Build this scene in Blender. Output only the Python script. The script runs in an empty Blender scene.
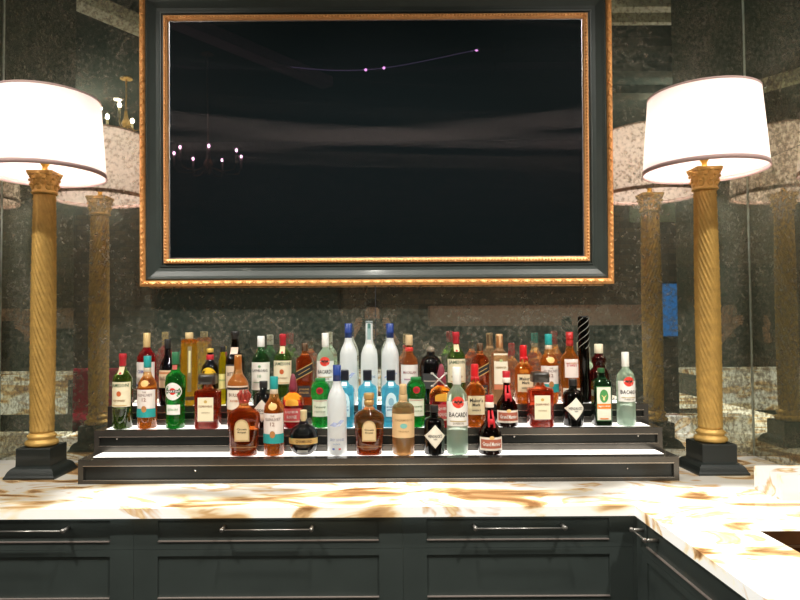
import bpy, bmesh, math, random
from mathutils import Vector, Matrix
random.seed(7)
PI = math.pi
SC = bpy.context.scene
COL = SC.collection

# ------------------------------------------------------------ camera, world, exposure
F, CX, PITCH, ROLL = 641.0, 375.4, 0.0327, 0.0060
CT = 0.95                      # counter top height
EYE = CT + 0.5516
cam_d = bpy.data.cameras.new('camera')
cam = bpy.data.objects.new('camera', cam_d); COL.objects.link(cam)
cam_d.sensor_fit = 'HORIZONTAL'; cam_d.sensor_width = 36.0
cam_d.lens = F * 36.0 / 800.0
cam_d.shift_x = (400 - CX) / 800.0
cam_d.clip_start = 0.01
cam.matrix_world = (Matrix.Translation((0, 0, EYE)) @ Matrix.Rotation(PI/2 + PITCH, 4, 'X') @ Matrix.Rotation(-ROLL, 4, 'Z'))
SC.camera = cam
w = bpy.data.worlds.new('world'); SC.world = w; w.use_nodes = True
w.node_tree.nodes['Background'].inputs[0].default_value = (0.9, 0.95, 1.0, 1)
w.node_tree.nodes['Background'].inputs[1].default_value = 0.05
SC.view_settings.view_transform = 'Standard'
SC.view_settings.look = 'None'
SC.view_settings.exposure = 0.0
SC.view_settings.gamma = 1.0
SC.cycles.use_denoising = True
SC.cycles.max_bounces = 14
SC.cycles.transmission_bounces = 10
SC.cycles.glossy_bounces = 6
SC.cycles.sample_clamp_indirect = 6.0
SC.cycles.caustics_refractive = True

def lamp(kind, loc, power, color, radius=0.04, aim=None, cone=None, name='downlight_beam'):
    ld = bpy.data.lights.new(name, kind); ld.energy = power; ld.color = color
    if kind == 'AREA': ld.size = radius
    else: ld.shadow_soft_size = radius
    if cone: ld.spot_size = cone; ld.spot_blend = 0.6
    o = bpy.data.objects.new(name, ld); COL.objects.link(o); o.location = loc
    if aim is not None:
        o.rotation_euler = (Vector(aim) - Vector(loc)).to_track_quat('-Z', 'Y').to_euler()
    return o
SPOTS = [(-1.6, 0.7), (0.0, 1.15), (1.6, 0.7)]
for sx, sy in SPOTS:
    lamp('SPOT', (sx, sy, EYE + 2.36), 300 if sx else 170, (1.0, 0.95, 0.86), 0.06, (sx * 0.25, 2.35, CT + 0.1), 1.0)

def at(px, py, Y):
    """pixel + depth -> X, absolute z"""
    U, V = px - CX, py - 300
    c, s = math.cos(ROLL), math.sin(ROLL)
    u, v = U * c - V * s, U * s + V * c
    y = F * math.cos(PITCH) + v * math.sin(PITCH)
    z = F * math.sin(PITCH) - v * math.cos(PITCH)
    return u / y * Y, EYE + z / y * Y

# ------------------------------------------------------------ materials
def nmat(name):
    m = bpy.data.materials.new(name); m.use_nodes = True
    return m, m.node_tree.nodes, m.node_tree.links, m.node_tree.nodes['Principled BSDF']
_mc = {}
def M(color, rough=0.5, metal=0.0, trans=0.0, emit=0.0, coat=0.0, noise=0.0, nscale=30.0, bump=0.0, name='paint', ior=1.45, ecol=None):
    key = (color, rough, metal, trans, emit, coat, noise, nscale, bump, ior, ecol)
    if key in _mc: return _mc[key]
    m, N, L, b = nmat(name)
    c = (*color, 1)
    b.inputs['Base Color'].default_value = c
    b.inputs['Roughness'].default_value = rough
    b.inputs['Metallic'].default_value = metal
    b.inputs['Transmission Weight'].default_value = trans
    b.inputs['IOR'].default_value = ior
    b.inputs['Coat Weight'].default_value = coat
    b.inputs['Coat Roughness'].default_value = 0.08
    if emit:
        b.inputs['Emission Color'].default_value = (*(ecol or color), 1)
        b.inputs['Emission Strength'].default_value = emit
    if noise or bump:
        tc = N.new('ShaderNodeTexCoord'); n = N.new('ShaderNodeTexNoise')
        n.inputs['Scale'].default_value = nscale; n.inputs['Detail'].default_value = 5
        L.new(tc.outputs['Object'], n.inputs['Vector'])
        if noise:
            mx = N.new('ShaderNodeMix'); mx.data_type = 'RGBA'
            mx.inputs[6].default_value = tuple(max(0, x * (1 - noise)) for x in color) + (1,)
            mx.inputs[7].default_value = tuple(min(1, x * (1 + noise)) for x in color) + (1,)
            L.new(n.outputs['Fac'], mx.inputs[0]); L.new(mx.outputs[2], b.inputs['Base Color'])
        if bump:
            bp = N.new('ShaderNodeBump'); bp.inputs['Strength'].default_value = bump; bp.inputs['Distance'].default_value = 0.004
            L.new(n.outputs['Fac'], bp.inputs['Height']); L.new(bp.outputs[0], b.inputs['Normal'])
    _mc[key] = m
    return m

def ramp(N, stops):
    r = N.new('ShaderNodeValToRGB'); e = r.color_ramp.elements
    while len(e) > 1: e.remove(e[-1])
    e[0].position = stops[0][0]; e[0].color = (*stops[0][1], 1)
    for p, c in stops[1:]:
        k = e.new(p); k.color = (*c, 1)
    return r

def glass(color, body=0.35, rough=0.03):
    """coloured liquor glass: refraction plus a share of light scattered in the glass and liquid"""
    key = ('glass', color, body, rough)
    if key in _mc: return _mc[key]
    m, N, L, b = nmat('bottle_glass')
    b.inputs['Base Color'].default_value = (*color, 1)
    b.inputs['Transmission Weight'].default_value = 1.0
    b.inputs['Roughness'].default_value = rough
    b.inputs['IOR'].default_value = 1.22
    b.inputs['Coat Weight'].default_value = 1.0; b.inputs['Coat IOR'].default_value = 1.6; b.inputs['Coat Roughness'].default_value = 0.02 if rough < .1 else .3
    tr = N.new('ShaderNodeBsdfTranslucent'); tr.inputs[0].default_value = (*color, 1)
    mx = N.new('ShaderNodeMixShader'); mx.inputs[0].default_value = body * 0.72
    if rough > .1:      # frosted: the glass surface itself scatters white
        b.inputs['Transmission Weight'].default_value = 0.2; b.inputs['Base Color'].default_value = (.93, .95, .95, 1); mx.inputs[0].default_value = .35
    out = N['Material Output']
    L.new(b.outputs[0], mx.inputs[1]); L.new(tr.outputs[0], mx.inputs[2]); L.new(mx.outputs[0], out.inputs[0])
    _mc[key] = m
    return m

def mirror_mat():
    m, N, L, b = nmat('antique_mirror')
    N.remove(b)
    g = N.new('ShaderNodeNewGeometry')
    n1 = N.new('ShaderNodeTexNoise'); n1.inputs['Scale'].default_value = 62; n1.inputs['Detail'].default_value = 4; n1.inputs['Roughness'].default_value = 0.6
    n2 = N.new('ShaderNodeTexNoise'); n2.inputs['Scale'].default_value = 7; n2.inputs['Detail'].default_value = 4
    L.new(g.outputs['Position'], n1.inputs['Vector']); L.new(g.outputs['Position'], n2.inputs['Vector'])
    add = N.new('ShaderNodeMath'); add.operation = 'MULTIPLY_ADD'; add.inputs[1].default_value = 0.45
    L.new(n2.outputs['Fac'], add.inputs[0]); L.new(n1.outputs['Fac'], add.inputs[2])
    r = ramp(N, [(0.50, (0.74, 0.75, 0.67)), (0.72, (0.60, 0.60, 0.52)), (0.82, (0.34, 0.32, 0.26)), (0.95, (0.2, 0.18, 0.15))])
    L.new(add.outputs[0], r.inputs[0])
    gl = N.new('ShaderNodeBsdfGlossy'); gl.inputs['Roughness'].default_value = 0.012
    L.new(r.outputs[0], gl.inputs['Color'])
    r2 = ramp(N, [(0.55, (0.018, 0.025, 0.020)), (0.72, (0.042, 0.048, 0.037)), (0.90, (0.105, 0.10, 0.078))])
    L.new(add.outputs[0], r2.inputs[0])
    df = N.new('ShaderNodeBsdfDiffuse'); L.new(r2.outputs[0], df.inputs[0])
    ad = N.new('ShaderNodeAddShader'); L.new(gl.outputs[0], ad.inputs[0]); L.new(df.outputs[0], ad.inputs[1])
    L.new(ad.outputs[0], N['Material Output'].inputs[0])
    return m

def onyx_mat(strength=1.0, zones=True):
    m, N, L, b = nmat('backlit_onyx')
    g = N.new('ShaderNodeNewGeometry')
    mp = N.new('ShaderNodeMapping'); mp.inputs['Rotation'].default_value = (0, 0, 0.35); mp.inputs['Scale'].default_value = (1.0, 2.0, 2.0)
    L.new(g.outputs['Position'], mp.inputs[0])
    n1 = N.new('ShaderNodeTexNoise'); n1.inputs['Scale'].default_value = 2.9; n1.inputs['Detail'].default_value = 4; n1.inputs['Distortion'].default_value = 1.3
    L.new(mp.outputs[0], n1.inputs['Vector'])
    n2 = N.new('ShaderNodeTexNoise'); n2.inputs['Scale'].default_value = 1.6; n2.inputs['Detail'].default_value = 2; n2.inputs['Distortion'].default_value = 0.6
    L.new(g.outputs['Position'], n2.inputs['Vector'])
    r = ramp(N, [(0.26, (0.14, 0.05, 0.015)), (0.37, (0.34, 0.17, 0.065)), (0.43, (0.70, 0.44, 0.20)), (0.465, (0.98, 0.82, 0.54)), (0.50, (1.0, 0.97, 0.86)), (0.60, (1.0, 0.99, 0.93)), (0.64, (0.74, 0.48, 0.24)), (0.665, (0.90, 0.70, 0.42)), (0.70, (1, 0.95, 0.82))])
    L.new(n1.outputs['Fac'], r.inputs[0])
    # the LED sheets sit under the front of the slab: less light comes through towards the wall
    sep = N.new('ShaderNodeSeparateXYZ'); L.new(g.outputs['Position'], sep.inputs[0])
    mr = N.new('ShaderNodeMapRange'); mr.interpolation_type = 'SMOOTHSTEP'
    mr.inputs[1].default_value = 1.98; mr.inputs[2].default_value = 2.22; mr.inputs[3].default_value = 2.0 if zones else 1.4; mr.inputs[4].default_value = 0.26 if zones else 1.4
    nm = N.new('ShaderNodeMath'); nm.operation = 'MULTIPLY_ADD'; nm.inputs[1].default_value = -0.9
    L.new(n2.outputs['Fac'], nm.inputs[0])
    n3 = N.new('ShaderNodeMath'); n3.operation = 'ADD'; n3.inputs[1].default_value = 0.45
    L.new(sep.outputs[1], n3.inputs[0]); L.new(n3.outputs[0], nm.inputs[2])
    L.new(nm.outputs[0], mr.inputs[0])
    ml = N.new('ShaderNodeMath'); ml.operation = 'MULTIPLY'; ml.inputs[1].default_value = strength
    L.new(mr.outputs[0], ml.inputs[0])
    mb = N.new('ShaderNodeMix'); mb.data_type = 'RGBA'; mb.blend_type = 'MULTIPLY'; mb.inputs[0].default_value = 1.0
    mb.inputs[7].default_value = (0.36, 0.32, 0.27, 1); L.new(r.outputs[0], mb.inputs[6]); L.new(mb.outputs[2], b.inputs['Base Color'])
    b.inputs['Roughness'].default_value = 0.12
    L.new(r.outputs[0], b.inputs['Emission Color']); L.new(ml.outputs[0], b.inputs['Emission Strength'])
    return m

def brick_mat():
    m, N, L, b = nmat('brown_brick')
    tc = N.new('ShaderNodeTexCoord'); mp = N.new('ShaderNodeMapping'); mp.inputs['Rotation'].default_value = (PI/2, 0, 0)
    L.new(tc.outputs['Object'], mp.inputs[0])
    br = N.new('ShaderNodeTexBrick'); br.inputs['Scale'].default_value = 3.0
    br.inputs['Color1'].default_value = (0.24, 0.17, 0.12, 1); br.inputs['Color2'].default_value = (0.10, 0.08, 0.065, 1)
    br.inputs['Mortar'].default_value = (0.10, 0.09, 0.08, 1)
    L.new(mp.outputs[0], br.inputs['Vector']); L.new(br.outputs[0], b.inputs['Base Color'])
    b.inputs['Roughness'].default_value = 0.8
    return m

MIRROR = mirror_mat()
ONYX = onyx_mat(0.85)
ONYX2 = onyx_mat(0.55, False)
ONYX_EDGE = onyx_mat(0.58, False)
BLACKGREEN = M((0.010, 0.014, 0.013), 0.4, coat=0.2, noise=0.3, nscale=12, name='dark_green_lacquer')
CABMAT = M((0.052, 0.066, 0.062), 0.42, noise=0.2, nscale=9, name='charcoal_lacquer')
BRONZE = M((0.10, 0.092, 0.08), 0.22, metal=0.7, noise=0.25, nscale=20, name='dark_bronze')
PANELM = M((0.018, 0.020, 0.018), 0.25, metal=0.3, noise=0.4, nscale=8, name='dark_inlay')
STEEL = M((0.55, 0.52, 0.48), 0.25, metal=1.0, name='brushed_steel')
ACRYL = M((0.95, 0.93, 0.9), 0.3, emit=1.7, ecol=(1.0, 0.95, 0.88), name='lit_white_acrylic')
BLACK = M((0.01, 0.01, 0.012), 0.3, coat=0.3, name='black_plastic')
WOODDK = M((0.05, 0.04, 0.03), 0.6, noise=0.4, nscale=6, name='dark_wood')

# ------------------------------------------------------------ mesh helpers
def obj(name, bm, mats, parent=None, smooth=False, loc=None):
    me = bpy.data.meshes.new(name)
    bmesh.ops.recalc_face_normals(bm, faces=bm.faces)
    bm.to_mesh(me); bm.free()
    for m in (mats if isinstance(mats, (list, tuple)) else [mats]): me.materials.append(m)
    if smooth:
        for p in me.polygons: p.use_smooth = True
    o = bpy.data.objects.new(name, me); COL.objects.link(o)
    if parent: o.parent = parent
    if loc: o.location = loc
    return o
def tag(o, label=None, cat=None, group=None, kind=None):
    if label: o['label'] = label
    if cat: o['category'] = cat
    if group: o['group'] = group
    if kind: o['kind'] = kind
    return o
def thing(name, label, cat, loc=(0, 0, 0), group=None, rz=0):
    o = bpy.data.objects.new(name, None); COL.objects.link(o); o.location = loc; o.rotation_euler = (0, 0, rz)
    o.empty_display_size = 0.05
    return tag(o, label, cat, group)
def box(bm, x0, x1, y0, y1, z0, z1, mi=0, bev=0.0):
    vs = [bm.verts.new((x, y, z)) for x in (x0, x1) for y in (y0, y1) for z in (z0, z1)]
    fs = [(0, 1, 3, 2), (4, 6, 7, 5), (0, 4, 5, 1), (2, 3, 7, 6), (0, 2, 6, 4), (1, 5, 7, 3)]
    F_ = [bm.faces.new([vs[i] for i in f]) for f in fs]
    for f in F_: f.material_index = mi
    if bev:
        bmesh.ops.recalc_face_normals(bm, faces=F_)
        es = {e for f in F_ for e in f.edges}
        r = bmesh.ops.bevel(bm, geom=list(es), offset=bev, segments=2, affect='EDGES', profile=0.5)
        for f in r['faces']: f.material_index = mi
def BM(): return bmesh.new()
def boxes(*bs, bev=0.0):
    bm = BM()
    for b in bs: box(bm, *b, bev=bev)
    return bm
def se(theta, n):
    c, s = math.cos(theta), math.sin(theta)
    if n == 2: return c, s
    k = (abs(c) ** n + abs(s) ** n) ** (-1.0 / n)
    return c * k, s * k
def lathe(bm, prof, seg=28, n=2, ratio=1.0, mi=0, caps=True, matf=None, rf=None):
    """prof: [(z, r)] closed top and bottom; rf(theta, z, r) -> r"""
    rings = []
    for z, r in prof:
        ring = []
        for i in range(seg):
            th = 2 * PI * i / seg
            rr = rf(th, z, r) if rf else r
            c, s = se(th, n)
            ring.append(bm.verts.new((rr * c, rr * s * ratio, z)))
        rings.append(ring)
    for a in range(len(rings) - 1):
        for i in range(seg):
            j = (i + 1) % seg
            f = bm.faces.new((rings[a][i], rings[a][j], rings[a + 1][j], rings[a + 1][i]))
            f.smooth = True
            f.material_index = matf((prof[a][0] + prof[a + 1][0]) / 2) if matf else mi
    if caps:
        f = bm.faces.new(rings[0][::-1]); f.material_index = matf(prof[0][0]) if matf else mi
        f = bm.faces.new(rings[-1]); f.material_index = matf(prof[-1][0]) if matf else mi
    return rings
def ball(bm, c, r, sx=1, sy=1, sz=1, seg=10, mi=0, rot=None):
    mt = Matrix.Translation(c)
    if rot is not None: mt = mt @ rot
    mt = mt @ Matrix.Diagonal((sx * r, sy * r, sz * r, 1))
    g = bmesh.ops.create_uvsphere(bm, u_segments=seg, v_segments=max(4, seg // 2), radius=1.0, matrix=mt)
    for v in g['verts']:
        for f in v.link_faces: f.material_index = mi; f.smooth = True
def tube(bm, pts, r, seg=8, mi=0):
    pts = [Vector(p) for p in pts]
    rs = r if isinstance(r, (list, tuple)) else [r] * len(pts)
    rings = []
    for i, p in enumerate(pts):
        d = (pts[min(i + 1, len(pts) - 1)] - pts[max(i - 1, 0)]).normalized()
        up = Vector((0, 0, 1)) if abs(d.z) < 0.95 else Vector((0, 1, 0))
        a = d.cross(up).normalized(); b = d.cross(a)
        rings.append([bm.verts.new(p + (a * math.cos(2 * PI * k / seg) + b * math.sin(2 * PI * k / seg)) * rs[i]) for k in range(seg)])
    for a in range(len(rings) - 1):
        for k in range(seg):
            f = bm.faces.new((rings[a][k], rings[a][(k + 1) % seg], rings[a + 1][(k + 1) % seg], rings[a + 1][k])); f.smooth = True; f.material_index = mi
    bm.faces.new(rings[0][::-1]).material_index = mi; bm.faces.new(rings[-1]).material_index = mi
def struct(o): o['kind'] = 'structure'; return o

# ------------------------------------------------------------ room shell
W = 1.5213; D = 2.6; HC = EYE + 2.4
def room():
    bm = BM(); box(bm, -5, 5, -4.6, 2.7, -0.1, 0.0)
    struct(obj('floor', bm, M((0.06, 0.045, 0.035), 0.4, noise=0.4, nscale=3, name='dark_floor')))
    bm = BM(); box(bm, -5, 5, -4.6, 2.7, HC, HC + 0.1)
    M((0.022, 0.028, 0.025), 0.6, noise=0.3, nscale=2, name='dark_ceiling').node_tree.nodes['Principled BSDF'].inputs['Specular IOR Level'].default_value = 0.0
    struct(obj('ceiling', bm, M((0.022, 0.028, 0.025), 0.6, noise=0.3, nscale=2, name='dark_ceiling')))
    # mirrored back wall: two sheets meeting in a thin seam on the middle line
    bm = BM(); box(bm, -W, -0.0012, D, D + 0.08, 0, HC); box(bm, 0.0012, W, D, D + 0.08, 0, HC)
    struct(obj('wall_back', bm, MIRROR))
    zs = EYE + 0.62
    for nm, s in (('wall_left', -1), ('wall_right', 1)):
        x0, x1 = sorted((s * W, s * (W + 0.06)))
        bm = BM(); box(bm, x0, x1, 1.97, D + 0.08, 0, zs - 0.0015); box(bm, x0, x1, 1.97, D + 0.08, zs + 0.0015, HC)
        struct(obj(nm, bm, MIRROR))
        x2, x3 = sorted((s * (W + 0.065), s * 5))
        bm = BM(); box(bm, x2, x3, 1.97, 2.7, 0, HC)
        struct(obj(nm.replace('wall_', 'wall_return_'), bm, M((0.05, 0.05, 0.045), 0.7, noise=0.4, nscale=5, name='dark_plaster')))
        x4, x5 = sorted((s * 5, s * 5.1))
        bm = BM(); box(bm, x4, x5, -4.6, 1.97, 0, HC)
        struct(obj(nm.replace('wall_', 'wall_far_'), bm, M((0.05, 0.05, 0.045), 0.7, noise=0.4, nscale=5, name='dark_plaster')))
    SEAM = M((0.45, 0.50, 0.45), 0.3, metal=0.5, name='polished_glass_edge')
    for nm, xa in (('trim_1', -W + .0002), ('trim_2', W - .0032)):
        bm = BM(); box(bm, xa, xa + .003, D - .0035, D - .0005, CT + .001, HC); struct(obj(nm + '_mirror_edge', bm, SEAM))
    bm = BM(); box(bm, -5, 5, -4.7, -4.6, 0, HC)
    struct(obj('wall_front', bm, brick_mat()))
    # ceiling beams (seen in the mirrors)
    TAN = M((0.80, 0.74, 0.54), 0.7, noise=0.35, nscale=14, name='pale_timber')
    BEAMDK = M((0.030, 0.030, 0.024), 0.9, noise=0.4, nscale=6, name='dark_beam')
    BEAMDK.node_tree.nodes['Principled BSDF'].inputs['Specular IOR Level'].default_value = 0.0
    def beam(p, q, wd, h, mat, n, name='trim_'):
        p, q = Vector(p), Vector(q); d = (q - p); a = math.atan2(d.y, d.x)
        bm = BM(); box(bm, 0, d.length, -wd / 2, wd / 2, -h, 0)
        o = struct(obj(name + str(n), bm, mat)); o.location = (p.x, p.y, HC - 0.001); o.rotation_euler = (0, 0, a)
    beam((-2.45, 1.05, 0), (-0.5, -1.75, 0), 0.16, 0.10, TAN, 1)
    for k, (y, wd, m_) in enumerate(((0.47, 0.09, TAN), (0.24, 0.05, TAN), (-0.25, 0.14, BEAMDK), (-0.8, 0.16, BEAMDK), (-1.4, 0.2, BEAMDK))):
        beam((1.2, y, 0), (3.6, y, 0), wd, 0.08, m_, 2 + k)
room()

# ------------------------------------------------------------ backlit stone counter
def counter():
    bm = BM(); t = 0.03; z0, z1 = CT - t, CT; yf = 1.9195; xr = 0.765
    box(bm, -W, W, yf, D, z0, z1)
    sx0, sx1, sy0, sy1 = 0.9955, 1.40, 1.22, 1.685
    box(bm, xr, sx0, -0.6, yf, z0, z1)
    box(bm, sx1, W, -0.6, yf, z0, z1)
    box(bm, sx0, sx1, sy1, yf, z0, z1)
    box(bm, sx0, sx1, -0.6, sy0, z0, z1)
    for f in bm.faces:
        if abs(f.normal.z) < .5: f.material_index = 1
    bm.normal_update()
    for f in bm.faces: f.material_index = 0 if abs(f.normal.z) > .5 else 1
    o = obj('bar_counter', bm, [ONYX, ONYX_EDGE]); tag(o, 'glowing backlit onyx bar counter turning the corner on the right', 'counter')
    t = thing('bar_sink', 'dark bronze sink sunk in the glowing counter at right', 'sink', (0, 0, CT))
    SB = M((0.24, 0.11, 0.045), 0.3, metal=0.6, noise=0.6, nscale=14, name='aged_bronze')
    bm = BM(); d = 0.17; q = 0.004
    box(bm, sx0 - .01, sx1 + .01, sy0 - .01, sy1 + .01, -d - q, -d)
    box(bm, sx0 - .01, sx0 - .002, sy0 - .01, sy1 + .01, -d, -0.031); box(bm, sx1 + .002, sx1 + .01, sy0 - .01, sy1 + .01, -d, -0.031)
    box(bm, sx0, sx1, sy0 - .01, sy0 - .002, -d, -0.031); box(bm, sx0, sx1, sy1 + .002, sy1 + .01, -d, -0.031)
    for b_ in ((sx0 + .0005, sx0 + .003, sy0, sy1), (sx1 - .003, sx1 - .0005, sy0, sy1), (sx0, sx1, sy0 + .0005, sy0 + .003), (sx0, sx1, sy1 - .003, sy1 - .0005)): box(bm, *b_, -.034, -.0005)
    obj('basin', bm, SB, t)
    bm = BM(); e = 0.006
    box(bm, sx0, sx1, sy1 - e, sy1 - .0005, -0.042, -0.036); box(bm, sx0 + .0005, sx0 + e, sy0, sy1, -0.042, -0.036)
    obj('rim', bm, M((0.5, 0.34, 0.2), 0.3, metal=0.9, name='brass_edge'), t)
    bm = BM(); lathe(bm, [(-d, 0.03), (-d + .003, 0.03), (-d + .003, 0.012), (-d + .001, 0.01)], 20)
    obj('drain', bm, STEEL, t).location = ((sx0 + sx1) / 2, (sy0 + sy1) / 2, 0)
    # onyx box standing at the right wall
    bm = BM(); box(bm, 1.219, W - 0.003, 1.947, 2.09, CT + 0.0005, CT + 0.078, bev=0.004)
    tag(obj('onyx_block', bm, ONYX2), 'low glowing onyx block on the counter by the right wall', 'block')
counter()

def cabinets():
    zt = CT - 0.031
    def unit(loc, rz, width, label, handle=True, group='charcoal bar cabinets', off=0.0, hw=0.132):
        t = thing('base_cabinet', label, 'cabinet', loc, group, rz)   # local: front at y=0 facing -y, x 0..width, z from floor
        bm = BM(); box(bm, 0.001, width - 0.001, 0.0, 0.5, 0.1, CT - .19); box(bm, 0.001, width - 0.001, 0.0, 0.018, CT - .19, zt); 
        if rz == 0: box(bm, 0.001, width - .001, .44, .5, CT - .19, zt); box(bm, 0.03, width - .03, 0.06, 0.48, 0.001, 0.1)
        obj('carcass', bm, CABMAT, t)
        rows = [(EYE - 0.680, EYE - 0.583), (EYE - 0.8477, EYE - 0.6805), (0.36, EYE - 0.8485), (0.11, 0.3595)]
        for k, (a, b) in enumerate(rows):
            st = 0.0715; ra = 0.023; rb = 0.012 if k == 0 else 0.02
            bm = BM(); y0, y1 = -0.0125, -0.001
            box(bm, 0.0004, width - .0004, -0.008, y1, a + .0002, b - .0002)
            box(bm, 0.0004, st, y0, -0.008, a + .0002, b - .0002); box(bm, width - st, width - .0004, y0, -0.008, a + .0002, b - .0002)
            box(bm, st, width - st, y0, -0.008, a + .0002, a + ra); box(bm, st, width - st, y0, -0.008, b - rb, b - .0002)
            d = obj('drawer', bm, CABMAT, t)
            bm = BM(); box(bm, st + .001, width - st - .001, -0.0155, -0.0082, a + ra - .0004, a + ra + 0.0022)  # pale strip: light caught on the recess ledge, put into its colour
            obj('bead', bm, M((0.42, 0.36, 0.33), 0.3, metal=0.5, name='ledge_highlight'), d)
            if handle and k in (0, 3):
                hz = EYE - 0.614 if k == 0 else (a + b) / 2 + .02; cxm = width / 2 + off
                bm = BM()
                tube(bm, [(cxm - hw, -0.045, hz), (cxm + hw, -0.045, hz)], 0.0027, 8)
                for s in (-1, 1):
                    tube(bm, [(cxm + s * hw, -0.0075, hz), (cxm + s * hw, -0.047, hz)], 0.0055, 8)
                    ball(bm, (cxm + s * hw, -0.047, hz + .001), 0.0075, seg=8)
                obj('handle', bm, M((0.30, 0.29, 0.27), 0.3, metal=0.8, name='dark_pewter'), d)
        return t
    yf = 1.955
    unit((-1.52, yf, 0), 0, 1.52 - .728, 'dark charcoal drawer cabinet under the counter, leftmost', off=.067)
    unit((-.728, yf, 0), 0, .806, 'dark charcoal drawer cabinet under the middle of the counter')
    t3 = unit((.078, yf, 0), 0, .690, 'dark charcoal drawer cabinet beside the inner counter corner')
    bm = BM(); box(bm, .6901, .7105, -.0125, .018, .1, zt); obj('corner_filler', bm, CABMAT, t3)
    # return run: front faces -x
    unit((0.79, 1.941, 0), -PI / 2, 0.62, 'dark cabinet facing left under the sink side of the counter', group=None, off=-.215, hw=.045)
    unit((0.79, 1.32, 0), -PI / 2, 0.62, 'dark cabinet facing left, nearest the camera under the return counter', group=None)
cabinets()

# front bar behind / beside the photographer (seen through the mirrors only)
def front_bar():
    t = thing('front_bar', 'raised bar with glowing onyx face opposite the back bar, seen in the mirrors', 'bar', (0, 0, 0))
    bm = BM(); z1 = EYE - 0.374
    box(bm, -0.87, 0.74, 0.20, 0.70, z1 - 0.03, z1); box(bm, -0.85, 0.74, 0.62, 0.66, z1 - 0.27, z1 - 0.03)
    obj('onyx_top', bm, ONYX2, t)
    bm = BM(); box(bm, -0.85, 0.74, 0.25, 0.61, 0.001, z1 - 0.032); box(bm, -0.85, 0.74, 0.611, 0.66, 0.001, z1 - 0.272)
    obj('bar_body', bm, CABMAT, t)
front_bar()

# ------------------------------------------------------------ stepped bottle display
TY = [2.206, 2.33, 2.445, 2.565]
TZ = [CT + 0.083, CT + 0.1616, CT + 0.232]
SXL, SXR = -1.0191, 1.0337
def stand():
    t = thing('bottle_riser', 'long dark bronze three step bottle riser with lit white treads', 'display riser', (0, 0, 0))
    for k in range(3):
        y0 = TY[k]; y1 = TY[3]; zb = CT + 0.0005 if k == 0 else TZ[k - 1]; zt = TZ[k]
        yb = TY[k + 1] if k < 2 else TY[3]
        bm = BM()
        rim = 0.042 if k == 0 else 0.026; fr = 0.014
        zb_ = zb; h = zt - zb_
        # body behind the face
        box(bm, SXL, SXR, y0 + 0.012, y1, zb_, zt - 0.008)
        # face frame
        box(bm, SXL, SXR, y0, y0 + .012, zt - fr - (0.006 if k == 0 else 0.008), zt - .008)
        box(bm, SXL, SXR, y0, y0 + .012, zb_, zb_ + (0.012 if k == 0 else 0.022))
        za_ = zb_ + (0.012 if k == 0 else 0.022); zc_ = zt - fr - (0.006 if k == 0 else 0.008)
        box(bm, SXL, SXL + .018, y0, y0 + .012, za_, zc_); box(bm, SXR - .018, SXR, y0, y0 + .012, za_, zc_)
        # tread rim
        box(bm, SXL, SXR, y0, y0 + rim, zt - .008, zt)
        box(bm, SXL, SXL + 0.03, y0 + rim, yb, zt - .008, zt); box(bm, SXR - 0.03, SXR, y0 + rim, yb, zt - .008, zt)
        s = obj('step', bm, BRONZE, t)
        bm = BM(); box(bm, SXL + .018, SXR - .018, y0 + .010, y0 + .0118, za_, zc_)
        obj('inlay', bm, PANELM, s)
        bm = BM(); box(bm, SXL + .017, SXR - .017, y0 - .0012, y0 + .009, zc_ - .003, zc_ + .0005); box(bm, SXL + .017, SXR - .017, y0 - .0012, y0 + .009, za_ - .0005, za_ + .001)  # pale strips along the recess edges, coloured as highlight lines
        obj('bead', bm, M((0.34, 0.31, 0.27), 0.25, metal=0.8, name='highlight_bronze'), s)
        bm = BM(); box(bm, SXL + .03, SXR - .03, y0 + rim, yb, zt - .006, zt - .0006)
        obj('light_panel', bm, ACRYL, s)
        for xs in ((-0.94, -0.5, 0.0, 0.5, 0.95) if k == 1 else (-0.62, 0.86)):
            bm = BM(); ball(bm, (xs, y0 + .0095, (zb_ + zt) / 2 + (.008 if k else 0)), 0.004, seg=8)
            obj('screw', bm, STEEL, s)
stand()

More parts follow.
